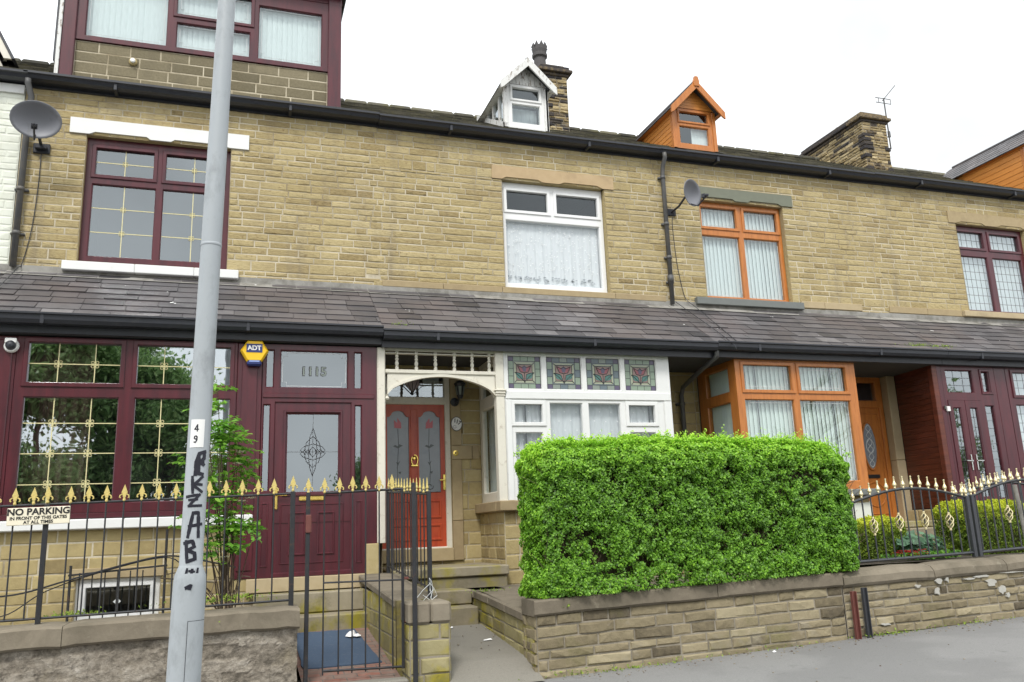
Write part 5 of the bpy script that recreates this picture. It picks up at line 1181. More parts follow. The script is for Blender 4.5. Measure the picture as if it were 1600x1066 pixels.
# street wall, right part
def street_wall(x0, x1, zt0, zt1, cop, seed, holes=(), name_label="", round_=False, joints=(), ends=False):
    mb = MB(); n = 1; sl = (zt1-zt0)/(x1-x0)
    masonry(mb, x0, x1, gz(x0)-.1, zt0-cop, -3.80, [], 'gardenstone', 'garmortar', ch=(.075, .108), ln=(.2, .5), proud=(.006, .022), gap=.013, seed=seed, slope=sl, rough=2.2, tone=(.52, .24))
    if ends: mb.T = sidemat(x0, -3.44); masonry(mb, 0, .36, gz(x0)-.1, zt0-cop, 0, [], 'gardenstone', 'garmortar', ch=(.1, .13), ln=(.14, .3), proud=(.006, .026), gap=.016, seed=seed+1, rough=2); mb.T = Matrix()
    mb.use('coping'); zt = lambda x: zt0+sl*(x-x0); rnd = random.Random(seed)
    xs = [x0-(.03 if ends else 0), *joints, x1]
    for a, b in zip(xs, xs[1:]):
        mb.tone = rnd.uniform(.35, .7); N = max(2, int((b-a)/.12)); prof = []
        if round_: prof = [(-3.83, -cop), (-3.85, -cop+.03), (-3.845, -.07), (-3.80, -.02), (-3.72, .0), (-3.58, .0), (-3.50, -.02), (-3.44, -.07), (-3.43, -cop)]
        else: prof = [(-3.83, -cop), (-3.85, -cop+.02), (-3.85, -.015), (-3.835, 0), (-3.47, 0.005), (-3.45, -.01), (-3.45, -cop)]
        rings = []
        for i in range(N+1):
            x = a+.004+(b-a-.008)*i/N; e = .012 if i in (0, N) else 0
            w = noise.noise(Vector((x*3, 1.3, seed)))*.010
            rings.append([mb.vert((x, y+(e if y < -3.7 else -e)+noise.noise(Vector((x*5, y*4, z*9)))*.010, zt(x)+z+w-e*.6)) for y, z in prof])
        for A, B in zip(rings, rings[1:]):
            for k in range(len(prof)): k2 = (k+1) % len(prof); mb.facei([A[k], B[k], B[k2], A[k2]])
        mb.facei(rings[0]); mb.facei(rings[-1][::-1])
    return mb
mb = street_wall(2.79, 6.30, .745, .825, .145, 91, joints=(4.75,), ends=True)
single('street_wall', mb, (4.6, -3.6, .1), "low stone street wall with flat coping under the green hedge", "garden wall", "street walls of the front gardens")
mb = street_wall(6.31, 16.0, .835, 1.0, .17, 93, joints=(7.55, 8.62, 10.1, 11.7, 13.4), round_=True)
single('street_wall', mb, (9, -3.6, .1), "stone street wall with rounded coping and white mortar smears beneath the arched railings", "garden wall", "street walls of the front gardens")
# mortar smears
mb = MB().use('mortar'); mb.tone = .5
def smear(cx, cz, w, h, seed, mbx):
    r = random.Random(seed); pts = []
    for k in range(12):
        a = 2*math.pi*k/12; q = r.uniform(.5, 1.1); pts.append((cx+w*q*math.cos(a), cz+h*q*math.sin(a)))
    mbx.prism(pts, -3.832, -3.80)
ms = paint("white_mortar", (.42, .41, .37), .9, .2, 20); 
mb = MB().use(ms)
swall = bpy.data.objects['street_wall.001']
for i, (cx, cz, w, h) in enumerate([(7.60, .66, .05, .04), (7.56, .55, .04, .05), (7.3, .62, .04, .02), (7.72, .69, .03, .06), (8.25, .68, .14, .018), (8.36, .60, .09, .04), (8.5, .52, .06, .06), (8.58, .45, .04, .04), (8.05, .66, .1, .014), (8.7, .70, .25, .008), (6.8, .25, .07, .015)]):
    mb = MB().use(ms); smear(cx, cz, w, h, i, mb); put('mortar_patch', mb, swall)

# street wall, left part: crumbling render
mb = MB().use('rubble'); X0, X1 = -7.0, .60; N, K = 420, 44
def wt(x): return .62+.013*(x+1.66)
g = []
for j in range(K+1):
    row = []
    for i in range(N+1):
        x = X0+(X1-X0)*i/N; zb = gz(x)-.1; z = zb+(wt(x)-zb)*j/K
        f = noise.fractal(Vector((x*2.2, z*4, 3)), 1, 2.1, 5); c = noise.cell(Vector((x*4.2+f*.4, z*9+f*.5, 1)))
        mb.tone = min(1, max(0, .5+.25*f+.2*(c-.5)))
        f2 = noise.fractal(Vector((x*9, z*14, 7)), 1, 2.1, 4); row.append(mb.vert((x+.006*f2, -3.80-.012*f-.011*f2-.005*c, z+.004*f2)))
    g.append(row)
for j in range(K):
    for i in range(N): mb.facei([g[j][i], g[j][i+1], g[j+1][i+1], g[j+1][i]])
mb.tone = .5; mb.face([(X1, -3.80, -.2), (X1, -3.44, -.2), (X1, -3.44, .64), (X1, -3.80, .64)]); mb.use('tile')
mb.use(paint("exposed_red_brick", (.30, .11, .08), .9, .3, 20, bstr=.4))
for cx, cz in ((.0, .05), (.22, -.02), (-.5, .02)): mb.prism([(cx+.075*math.cos(a)*(1+.15*math.sin(3*a)), cz+.04*math.sin(a)) for a in [k*.6283 for k in range(10)]], -3.845, -3.79)
mb.use('coping')
for a, b in ((-7, -4.6), (-4.595, -3.0), (-2.995, -1.22), (-1.215, .615)):
    N2 = int((b-a)/.1); mb.tone = .35+.3*((a*3.7) % 1); rings = []
    prof = [(-3.83, -.17), (-3.86, -.15), (-3.86, -.02), (-3.84, 0), (-3.46, .005), (-3.44, -.02), (-3.44, -.17)]
    for i in range(N2+1):
        x = a+(b-a)*i/N2; w = noise.noise(Vector((x*4, 7, 1)))*.015; e = .012 if i in (0, N2) else 0
        rings.append([mb.vert((x, y+w+noise.noise(Vector((x*7, y*5, z*8)))*.014+(e if y < -3.7 else -e), wt(x)+.17+z+w*.6-e)) for y, z in prof])
    for A, B in zip(rings, rings[1:]):
        for k in range(len(prof)): k2 = (k+1) % len(prof); mb.facei([A[k], B[k], B[k2], A[k2]])
    mb.facei(rings[0]); mb.facei(rings[-1][::-1])
single('street_wall', mb, (-2, -3.6, 0), "crumbling grey rendered street wall with stone coping behind the lamp column", "garden wall", "street walls of the front gardens")
mb = MB(sideR(.60, -3.45)); masonry(mb, 0, 2.2, .0, .55, 0, [], 'gardenstone', 'garmortar', seed=97, ch=(.12, .16)); mb.T = Matrix(); mb.use('step'); mb.tone = .5; mb.box(.32, .63, -3.43, -1.2, .55, .61, .01)
single('garden_wall', mb, (.5, -2.3, .1), "low kerb wall between the brick path and the left front yard", "garden wall")

# =============================================================== RAILINGS
def bar_mesh(h, r=.008, sq=False):
    mb = MB().use('iron')
    if sq: mb.box(-r, r, -r, r, 0, h)
    else: mb.tube([(0, 0, 0), (0, 0, h)], r, 8)
    return mb.mesh('bar')
def fleur(s=1.0):
    mb = MB().use('gold'); c = lambda pts: [(x*s, z*s) for x, z in pts]
    mb.prism(c([(-.009, 0), (.009, 0), (.007, .03), (-.007, .03)]), -.008*s, .008*s)
    mb.prism(c([(-.007, .045), (.007, .045), (.017, .055), (.024, .062), (0, .13), (-.024, .062), (-.017, .055)]), -.005*s, .005*s)
    mb.prism(c([(-.012, .025), (.012, .025), (.012, .047), (-.012, .047)]), -.01*s, .01*s)
    for q in (-1, 1): mb.tube([(0, 0, .04*s), (q*.02*s, 0, .048*s), (q*.034*s, 0, .036*s), (q*.036*s, 0, .022*s), (q*.028*s, 0, .018*s)], .006*s, 6)
    mb.lathe([(.010*s, -.01), (.013*s, 0), (.010*s, .01)], (0, 0, 0), 8)
    return mb.mesh('finial')
FL = fleur(1.02)
def railing(name, loc, label, cat, bars, rails, posts=(), fin=None, r=.0068, group=None, mat='iron', extra=None, pr=.016):
    """bars: (x,y,z0,z1) world; rails: list of polylines with (w,h); posts: (x,y,z0,z1,half)"""
    root = empty(name, loc, label, cat, group); L = Vector(loc)
    cache = {}
    for (x, y, z0, z1) in bars:
        k = round(z1-z0, 2)
        if k not in cache:
            mb = MB().use(mat); mb.tube([(0, 0, 0), (0, 0, k)], r, 8); cache[k] = mb.mesh('bar')
        b = child_mesh('bar', cache[k], root, (x-L.x, y-L.y, z0-L.z))
        if fin: child_mesh('finial', fin, b, (0, 0, k))
    for (pts, w) in rails:
        mb = MB().use(mat); mb.tube(pts, w, 4 if w > .009 else 8); put('rail', mb, root)
    for (x, y, z0, z1, hw) in posts:
        mb = MB().use(mat); mb.box(x-hw, x+hw, y-hw, y+hw, z0, z1, .003); put('post', mb, root)
    if extra: extra(root)
    return root
def rz(x): return 1.745+.022*(x+1.79)
bars = []; x = -3.2
xs = [-3.2+.138*k for k in range(27)]
xs = [x for x in xs if x < .50 and abs(x+1.44) > .06]
bars = [(x, -3.6, .83+.016*(x+1.8), rz(x)+.012) for x in xs]
railing('iron_railing', (-1.3, -3.6, .8), "black iron railing with gold spearheads on the crumbling wall, holding the sign", "railing", bars,
        [([(-3.3, -3.6, rz(-3.3)), (.55, -3.6, rz(.55))], .010), ([(-3.3, -3.6, .815), (.56, -3.6, .865)], .010)],
        [(-1.44, -3.6, .77, rz(-1.44), .019), (.555, -3.6, .66, rz(.555)+.02, .021)], FL, group="gold tipped iron railings")
bm = MB().use('iron'); r0 = bpy.data.objects['iron_railing']
child_mesh('finial', FL, r0, (-1.44+1.3, 0, rz(-1.44)-.8+.02)); child_mesh('finial', FL, r0, (.555+1.3, 0, rz(.555)-.8+.03))
# gate of the burgundy door path
gx = [.83, .965, 1.085, 1.205, 1.33, 1.45]
gr = railing('iron_gate', (1.2, -3.7, .2), "black iron garden gate with gold spearheads in front of the burgundy door", "gate",
        [(x, -3.7+.02, .22, 1.80+.03*(x-.83)) for x in gx],
        [([(.83, -3.68, 1.79), (1.55, -3.68, 1.815)], .011), ([(.83, -3.68, 1.0), (1.55, -3.68, .99)], .008), ([(.83, -3.68, .255), (1.55, -3.68, .235)], .011)],
        [(.685, -3.68, -.1, 1.80, .018), (1.545, -3.68, .22, 1.815, .012)], FL)
mb = MB().use('rust'); mb.box(.665, .715, -3.715, -3.665, 1.44, 1.60, .006); mb.tube([(1.545, -3.68, .62), (1.60, -3.66, .62)], .012, 6); mb.tube([(1.545, -3.68, 1.0), (1.60, -3.66, 1.0)], .012, 6); put('latch', mb, gr)
child_mesh('finial', FL, gr, (.685-1.2, .02, 1.6))
mb = MB().use('iron'); mb.box(1.60, 1.64, -3.87, -3.835, -.1, 1.86, .004); fo = single('gate_post', mb, (1.62, -3.85, -.1), "square black iron gate post against the short stone pillar", "gate post")
# railing on the dividing wall, seen end on
def spear():
    mb = MB().use('gold'); mb.lathe([(.010, 0), (.014, .012), (.008, .02), (.008, .028), (.015, .04), (.010, .065), (.004, .13), (.001, .145)], (0, 0, 0), 8); return mb.mesh('finial')
SP = spear(); ys = [-3.36+.165*k for k in range(14)]
lw = lambda y: .80+.15*(y+3.45)/2.35
railing('iron_railing', (1.86, -2.3, .8), "black iron railing with slim gold spikes on the mossy dividing wall beside the orange-red door", "railing",
        [(1.86, y, lw(y)+.06, lw(y)+.985) for y in ys], [([(1.86, -3.4, lw(-3.4)+.97), (1.86, -1.18, lw(-1.18)+.97)], .012), ([(1.86, -3.4, lw(-3.4)+.08), (1.86, -1.18, lw(-1.18)+.08)], .010)],
        [(1.86, -3.42, .74, 1.80, .02), (1.86, -1.17, .9, 1.93, .02)], SP, group="gold tipped iron railings")
mb = MB().use('whiteline'); r = random.Random(3)
for k in range(3): mb.tube([(1.85+.05*r.uniform(-1, 1)*t, -3.46-.03*t, .86+.12*math.sin(t*2.2+k)-.04*k) for t in [i*.35 for i in range(8)]], .0025, 4)
mb.tube([(1.64, -3.84, .83), (1.75, -3.6, .88), (1.86, -3.44, .93)], .003, 4)
single('wire_tie', mb, (1.86, -3.45, .85), "loose pale wire tied round the foot of the end-on railing", "wire")
# arched railings at right
def bulb():
    mb = MB().use('palegold'); mb.lathe([(.012, 0), (.013, .012), (.010, .02), (.018, .028), (.024, .045), (.018, .062), (.009, .085), (.006, .12), (.010, .125), (.010, .135), (.003, .14)], (0, 0, 0), 10); return mb.mesh('finial')
BU = bulb()
def basket():
    mb = MB().use('palegold')
    for k in range(4):
        a0 = k*math.pi/2; pts = []
        for i in range(13):
            t = i/12; rr = .042*math.sin(math.pi*t)**.8+.003; pts.append((rr*math.cos(a0+t*3.6), rr*math.sin(a0+t*3.6), t*.17))
        mb.tube(pts, .0065, 5)
    mb.lathe([(.013, -.02), (.015, -.005), (.010, .005)], (0, 0, 0), 8); mb.lathe([(.010, 0), (.015, .01), (.012, .025)], (0, 0, .165), 8); return mb.mesh('twisted_basket')
BK = basket()
def arched(loc, x0, x1, y, zb0, zb1, ze, rise, n, label, bask, ytilt=0, sc_=1):
    z = lambda x: ze+rise*math.sin(math.pi*(x-x0)/(x1-x0))+SL*.6*(x-x0); zb = lambda x: zb0+(zb1-zb0)*(x-x0)/(x1-x0)
    bs = [x0+.06+(x1-x0-.12)*k/(n-1) for k in range(n)]
    root = railing('arched_railing', loc, label, "railing", [(x, y, zb(x), z(x)+.01) for x in bs],
        [([(x0+(x1-x0)*t/14, y, z(x0+(x1-x0)*t/14)) for t in range(15)], .017), ([(x0, y, zb0+.01), (x1, y, zb1+.01)], .018)],
        [(x0, y, zb0-.04, z(x0)+.02, .024), (x1, y, zb1-.04, z(x1)+.02, .024)], BU, .0085, "arched railings with pale gold finials", 'ironclean')
    for k in bask: child_mesh('twisted_basket', BK, root, (bs[k]-loc[0], 0, (zb(bs[k])+z(bs[k]))/2-.06-loc[2]))
    for xx in (x0, x1): child_mesh('finial', BU, root, (xx-loc[0], 0, z(xx)+.02-loc[2]))
arched((7.6, -3.6, .9), 6.70, 8.42, -3.6, .89, .92, 1.545, .14, 14, "arched dark railing with pale gold finials directly right of the big hedge", (3, 6, 9, 12)[:3] if False else (2, 5, 8, 11))
arched((9.35, -3.6, .9), 8.50, 10.2, -3.6, .92, .97, 1.585, .17, 14, "arched dark railing with gold twists at the right edge of the picture", (4, 7, 10))
arched((10.3, -2.4, .95), 9.45, 11.3, -2.4, .93, .95, 1.60, .18, 14, "arched railing set further back behind the right-hand conifer", (4, 9))
mb = MB().use('lead'); mb.tube([(9.62, -3.3, .9), (9.56, -3.3, 1.72)], .028, 10); single('grey_post', mb, (9.6, -3.3, .9), "thin grey post behind the right-hand arched railing", "post")
# stub posts in the street wall
for x, m, lb, zt in ((6.375, 'rust', "rusty red cut-off iron post standing against the street wall", .62), (6.52, 'ironclean', "dark grey cut-off channel post standing against the street wall", .65)):
    mb = MB().use(m); mb.box(x-.03, x+.03, -3.87, -3.862, gz(x)-.02, zt, .002); mb.box(x-.03, x-.022, -3.90, -3.87, gz(x)-.02, zt, .002); mb.box(x+.022, x+.03, -3.90, -3.87, gz(x)-.02, zt, .002)
    single('stub_post', mb, (x, -3.88, gz(x)), lb, "post")
# window grille over the basement window
gr = empty('window_grille', (-1.12, -1.25, .5), "black iron grille standing in front of the basement window", "grille")
mb = MB().use('iron'); mb.tube([(-1.60, -1.3, 1.10), (-.62, -1.3, 1.16)], .010, 6); mb.tube([(-1.60, -1.3, .57), (-.66, -1.3, .60)], .010, 6); mb.tube([(-1.58, -1.3, .5), (-1.58, -1.3, 1.2)], .014, 6); mb.tube([(-.64, -1.3, .5), (-.64, -1.3, 1.55)], .014, 6)
for z in (1.10, .59): mb.tube([(-1.58, -1.3, z), (-1.58, -1.1, z)], .009, 6); mb.tube([(-.64, -1.3, z), (-.64, -1.1, z)], .009, 6)
put('grille_frame', mb, gr); mb = MB().use('iron'); mb.tube([(0, 0, 0), (0, 0, .54)], .007, 6); bme = mb.mesh('bar')
for k in range(7): child_mesh('bar', bme, gr, (-.37+k*.125, -.05, .08))
mb = MB().use('gutter')
def cable(pts, r=.008): 
    P_ = [Vector(p) for p in pts]; out = []
    for i in range(len(P_)-1):
        a, b = P_[max(0, i-1)], P_[min(len(P_)-1, i+2)]; p, q = P_[i], P_[i+1]
        for k in range(6):
            t = k/6; h1 = 2*t**3-3*t**2+1; h2 = t**3-2*t**2+t; h3 = -2*t**3+3*t**2; h4 = t**3-t**2; out.append(p*h1+(q-a)*.5*h2+q*h3+(b-p)*.5*h4)
    out.append(P_[-1]); return out
mb.tube(cable([(-2.7, -1.3, .92), (-2.1, -1.33, .93), (-1.6, -1.33, 1.05), (-1.0, -1.33, 1.2), (-.6, -1.33, 1.26), (-.2, -1.3, 1.18), (.1, -1.2, 1.1)]), .009, 6)
mb.tube(cable([(-2.7, -1.28, .80), (-2.2, -1.3, .72), (-1.8, -1.3, .95), (-1.2, -1.32, 1.14), (-.6, -1.33, 1.24), (-.35, -1.3, 1.0), (-.1, -1.3, .95)]), .006, 6)
single('loose_cable', mb, (-1.3, -1.3, 1), "black cables looping along the wall above the basement grille", "cable")

# =============================================================== LAMP COLUMN
px, py = -.185, -6.93
lp = empty('lamp_column', (px, py, -.13), "grey painted street lamp column covered in black marker scrawl", "lamp column")
tl = lambda z: (px+.030*(z-.5), py)      # slight lean
mb = MB().use('galv')
zb = 1.235
pr = [(.084, -.2), (.082, .3), (.079, zb-.05), (.076, zb), (.0565, zb+.05)]
mb.T = Matrix(((1, 0, .018, px-.009), (0, 1, 0, py), (0, 0, 1, 0), (0, 0, 0, 1)))
mb.lathe(pr + [(.0562, zb+.051), (.0555, 2.2), (.0535, 3.2), (.0485, 4.6), (.046, 6.5), (.044, 8.0)], (0, 0, 0), 28)
mb.lathe([(.0535, 2.98), (.0558, 2.985), (.0558, 2.995), (.0535, 3.0)], (0, 0, 0), 28); mb.tube([(0, 0, 8.0), (0, -.3, 8.4), (0, -1.2, 8.55)], .04, 10)
mb.lathe([(.05, 0), (.14, .04), (.16, .12), (.08, .2)], (0, -1.4, 8.45), 14); put('shaft', mb, lp, smooth=False)
o_ = bpy.data.objects['shaft']; o_.data.polygons.foreach_set("use_smooth", [len(p.vertices) == 4 for p in o_.data.polygons])
T0 = mb.T
def onpole(mb2, pts, mat, r0, th=.0015, ang0=0):
    """flat patch wrapped round the shaft. pts: (arc metres, z) polygon strip list of quads"""
mb = MB(T0).use('galv')
def patch(mbx, s0, s1, z0, z1, r, th, n=8, ac=0.0, mat=None):
    if mat: mbx.use(mat)
    for i in range(n):
        a0, a1 = ac+(s0+(s1-s0)*i/n)/r, ac+(s0+(s1-s0)*(i+1)/n)/r
        P_ = lambda a, z: ((r+th)*math.sin(a), -(r+th)*math.cos(a), z)
        mbx.face([P_(a0, z0), P_(a1, z0), P_(a1, z1), P_(a0, z1)])
AC = math.atan2(-px, 4.67)*-1   # direction of the viewer side of the pavement: camera is on +x
AC = .04
patch(mb, -.005, .085, .25, 1.02, .0795, .004, 8, .15); 
put('access_door', mb, lp); mb = MB(T0).use('gutter'); patch(mb, -.0075, -.005, .25, 1.02, .0795, .0042, 1, .15); patch(mb, -.0075, .0875, 1.02, 1.0225, .0795, .0042, 8, .15); put('door_gap', mb, lp)
mb = MB(T0).use('label'); patch(mb, -.046, .025, 1.875, 2.02, .0562*1, .0012, 10, .04); put('number_sticker', mb, lp)
def strokes(mbx, segs, cx, cz, sx, sz, r, w, ac):
    rnd = random.Random(1)
    for s in segs:
        for (u0, v0), (u1, v1) in zip(s, s[1:]):
            n = 5
            for i in range(n):
                a, b = i/n, (i+1)/n; x0, z0, x1, z1 = cx+(u0+(u1-u0)*a)*sx, cz+(v0+(v1-v0)*a)*sz, cx+(u0+(u1-u0)*b)*sx, cz+(v0+(v1-v0)*b)*sz
                d = Vector((x1-x0, z1-z0)); d.normalize(); nx, nz = -d.y*w*rnd.uniform(.8, 1.1), d.x*w*rnd.uniform(.8, 1.1); ex, ez = d.x*w*.7, d.y*w*.7
                Q = lambda x, z: ((r+.0022)*math.sin(ac+x/r), -(r+.0022)*math.cos(ac+x/r), z)
                x0, x1 = x0*.84, x1*.84; mbx.face([Q(x0-nx-ex, z0-nz-ez), Q(x1-nx+ex, z1-nz+ez), Q(x1+nx+ex, z1+nz+ez), Q(x0+nx-ex, z0+nz-ez)])
mb = MB(T0).use('ink'); S = strokes
S(mb, [[(.7, 0), (.7, 1), (.1, .3), (.95, .3)]], -.030, 1.958, .026, .034, .0562, .003, .04)
S(mb, [[(.8, .6), (.5, .5), (.2, .65), (.25, .9), (.55, 1), (.8, .85), (.8, .4), (.5, 0), (.2, .08)]], -.032, 1.90, .026, .034, .0562, .003, .04)
g = .0558; A0 = .22
S(mb, [[(1.1, .98), (.5, .9), (.25, .55), (.2, 0)], [(1.05, .95), (1.0, .7), (.7, .55), (1.0, .42)], [(.45, .8), (.5, .1)], [(.2, .45), (.95, .5)], [(.2, .08), (.95, .02)]], -.02, 1.735, .058, .12, g, .009, .04)
S(mb, [[(.1, 1), (.2, .0)], [(.95, 1), (.2, .45), (.95, .05)], [(.1, .55), (.9, .5)]], -.030, 1.645, .070, .08, g, .0075, .04)
S(mb, [[(.0, .8), (.85, .95), (.2, .1), (1., .12)], [(.2, .55), (.7, .6)]], -.052, 1.572, .090, .066, g, .007, .04)
S(mb, [[(.05, 0), (.35, .95), (.75, .95), (.85, 0)], [(.1, .42), (1.05, .5)]], -.032, 1.425, .075, .125, g, .0085, .04)
S(mb, [[(.15, 1), (.3, 0)], [(.0, .9), (.6, 1), (.75, .72), (.3, .55), (.8, .4), (.85, .12), (.3, .0)]], -.048, 1.305, .080, .10, .0562, .0085, .04)
put('marker_scrawl', mb, lp); mb = MB(T0).use('ink')
S(mb, [[(0, 0), (.1, 1)], [(.45, .2), (.5, .9)], [(.9, .1), (.95, 1)], [(.3, .7), (.65, .6)]], -.035, 1.235, .07, .035, .069, .006, .15)
S(mb, [[(.0, .3), (.5, .5), (.4, .2)]], -.03, 1.165, .05, .05, .0795, .008, .15); put('marker_smudge', mb, lp)

# =============================================================== SMALL THINGS
sg = empty('no_parking_sign', (-1.49, -3.63, 1.66), "cream sign board with black NO PARKING lettering tied to the iron railing", "sign")
Ts = Matrix.Translation((-1.49, -3.64, 1.66)) @ Matrix.Rotation(R(-1.2), 4, 'Y')
mb = MB(Ts).use('signboard'); mb.box(-.232, .232, -.006, .006, -.072, .07, .004); mb.use('rust'); mb.lathe([(.005, 0), (.004, -.003)], (-.21, -.006, .055), 8, 'y'); mb.lathe([(.005, 0), (.004, -.003)], (.21, -.006, .055), 8, 'y'); put('board', mb, sg)
tm = lambda dz, dx=0: Ts @ Matrix.Translation((dx, -.0075, dz)) @ Matrix.Rotation(R(90), 4, 'X')
text_mesh("NO PARKING", .075, tm(.034), 'black', 'lettering', sg, bold=.0022, sx=1.02)
text_mesh("IN FRONT OF THIS GATES", .036, tm(-.016), 'black', 'lettering', sg, bold=.0009)
text_mesh("AT ALL TIMES", .036, tm(-.050), 'black', 'lettering', sg, bold=.0009)
# alarm box
ab = empty('alarm_box', (.235, -1.16, 3.62), "yellow hexagonal alarm box with blue lettered panel on the burgundy frame", "alarm box")
cx, cz = .235, 3.635; hexa = [(cx-.165, cz), (cx-.085, cz-.135), (cx+.085, cz-.135), (cx+.165, cz), (cx+.085, cz+.13), (cx-.085, cz+.13)]
mb = MB().use('yellow'); mb.prism([(cx+(x-cx)*.86, cz+(z-cz)*.86) for x, z in hexa], -1.225, -1.21)
a = [(cx+(x-cx)*.86, -1.225+.0, cz+(z-cz)*.86) for x, z in hexa]; b = [(x, -1.195, z) for x, z in hexa]
for k in range(6): k2 = (k+1) % 6; mb.face([a[k], b[k], b[k2], a[k2]])
mb.prism(hexa, -1.195, -1.13); put('casing', mb, ab)
mb = MB().use('blue'); mb.box(cx-.095, cx+.09, -1.2295, -1.2255, cz-.022, cz+.082); mb.box(cx-.085, cx+.085, -1.235, -1.14, cz-.185, cz-.12, .02) if False else None; put('panel', mb, ab); mb = MB().use('blue'); mb.box(cx-.085, cx+.085, -1.235, -1.14, cz-.185, cz-.12, .02); put('strobe_housing', mb, ab)
mb = MB().use('lightblue'); mb.box(cx-.06, cx+.06, -1.24, -1.2355, cz-.142, cz-.124); put('lens', mb, ab)
text_mesh("ADT", .078, upright(cx, -1.231, cz+.03), 'label', 'lettering', ab, bold=.003, shear=-.1)
# slipped slate lying at the gutter
mb = MB().use('slate'); mb.tone = .95
mb.T = Matrix.Translation((-1.02, -1.30, 3.995)) @ Matrix.Rotation(R(-4), 4, 'Y') @ Matrix.Rotation(R(30), 4, 'X')
q_ = [(-.19, -.055), (.17, -.07), (.20, -.01), (.12, .05), (-.17, .06), (-.2, .0)]
t_ = [mb.vert((x, y, .012)) for x, y in q_]; u_ = [mb.vert((x, y, 0)) for x, y in q_]; mb.facei(t_); mb.facei(u_[::-1])
for k in range(6): k2 = (k+1) % 6; mb.facei([u_[k], u_[k2], t_[k2], t_[k]])
single('slipped_slate', mb, (-1.0, -1.3, 4.0), "pale slipped slate lying at the edge of the lean-to gutter above the burgundy bay", "slate")
# dome camera
mb = MB().use('label'); mb.lathe([(.075, 0), (.08, -.02), (.07, -.05)], (-2.37, -1.14, 3.62), 16, 'y'); mb.use('gutter'); mb.lathe([(.055, -.05), (.05, -.085), (.03, -.105), (.005, -.11)], (-2.37, -1.14, 3.62), 16, 'y')
mb.use('label'); mb.box(-2.43, -2.31, -1.225, -1.2, 3.64, 3.70, .01)
single('dome_camera', mb, (-2.37, -1.14, 3.62), "white-rimmed dome security camera at the corner of the burgundy bay", "security camera", smooth=False)
# wall lantern
mb = MB().use('gutter'); lx, lz = 3.06, 3.28
mb.lathe([(.065, 0), (.06, -.02), (.03, -.03)], (lx-.03, -.035, lz-.06), 12, 'y'); mb.tube([(lx-.03, -.06, lz-.06), (lx, -.12, lz-.08), (lx+.01, -.16, lz-.02)], .014, 8); mb.lathe([(.03, -.03), (.045, .0), (.075, .16), (.085, .17), (.09, .185), (.05, .22), (.01, .24)], (lx+.02, -.17, lz), 8)
mb.use('s_grey')
for k in range(6):
    a = k*math.pi/3+.3; mb.face([(lx+.02+.050*math.cos(a-.3), -.17+.050*math.sin(a-.3), lz+.02), (lx+.02+.050*math.cos(a+.3), -.17+.050*math.sin(a+.3), lz+.02), (lx+.02+.074*math.cos(a+.3), -.17+.074*math.sin(a+.3), lz+.14), (lx+.02+.074*math.cos(a-.3), -.17+.074*math.sin(a-.3), lz+.14)])
single('wall_lantern', mb, (lx, -.1, lz), "dark wall lantern beside the orange-red door", "lantern")
pl_ = empty('number_plaque', (3.05, -.05, 2.90), "oval white house number plaque right of the orange-red door", "plaque")
mb = MB().use('pipe'); mb.prism([(3.05+.085*math.cos(a), 2.905+.105*math.sin(a)) for a in [k*.2618 for k in range(24)]], -.05, -.036); mb.use('label'); mb.prism([(3.05+.074*math.cos(a), 2.905+.094*math.sin(a)) for a in [k*.2618 for k in range(24)]], -.053, -.05); put('plate', mb, pl_)
for c_, dx_, dz_, a_ in (('1', -.025, .048, 4), ('1', .008, .034, 12), ('7', .040, .014, 22)): text_mesh(c_, .082, upright(3.05+dx_, -.055, 2.90+dz_, R(a_)), 'black', 'lettering', pl_, bold=.0016)
mb = MB().use('ink')
for k in range(6): mb.tube([(3.02+.02*math.cos(k), -.055, 2.86+.015*math.sin(k)), (3.02+.03*math.cos(k+1), -.055, 2.86+.025*math.sin(k+1))], .002, 4)
put('motif', mb, pl_)
mb = MB().use('brass'); mb.lathe([(.042, 0), (.04, -.012), (.02, -.014), (.02, -.008)], (3.03, -.037, 2.49), 16, 'y'); mb.use('black'); mb.lathe([(.012, -.012), (.01, -.02)], (3.03, -.037, 2.49), 10, 'y'); single('door_bell', mb, (3.03, -.04, 2.49), "round brass bell push on the stone right of the orange-red door", "door bell")
# doormat and tissue
mb = MB().use('mat'); zf = lambda x, y: .15+.13*(y+3.7)+.012
pts = []
r = random.Random(2); N1 = 24
edge = [(.70, -3.22), (.70, -1.85), (1.36, -1.86), (1.43, -3.2)]
loop = []
for (a, b) in zip(edge, edge[1:]+edge[:1]):
    for k in range(10): t = k/10; loop.append((a[0]+(b[0]-a[0])*t+r.uniform(-.008, .008), a[1]+(b[1]-a[1])*t+r.uniform(-.01, .01)))
top = [mb.vert((x, y, zf(x, y))) for x, y in loop]; bot = [mb.vert((x, y, zf(x, y)-.011)) for x, y in loop]; mb.facei(top[::-1])
for k in range(len(loop)): k2 = (k+1) % len(loop); mb.facei([top[k], top[k2], bot[k2], bot[k]])
single('door_mat', mb, (1.05, -2.5, .3), "blue carpet mat laid on the red brick path", "mat")
mb = MB().use('paper'); r = random.Random(7); c0 = (1.30, -2.15)
gg = [[mb.vert((c0[0]+.075*(i/3-1)*r.uniform(.7, 1.2), c0[1]+.12*(j/3-1)*r.uniform(.7, 1.2), zf(*c0)+.004+.05*max(0, 1-((i-3)**2+(j-3)**2)/10)*r.uniform(.3, 1.2))) for i in range(7)] for j in range(7)]
for j in range(6):
    for i in range(6): mb.facei([gg[j][i], gg[j][i+1], gg[j+1][i+1], gg[j+1][i]])
single('crumpled_tissue', mb, (1.3, -2.15, .35), "crumpled white tissue lying on the blue mat", "litter")
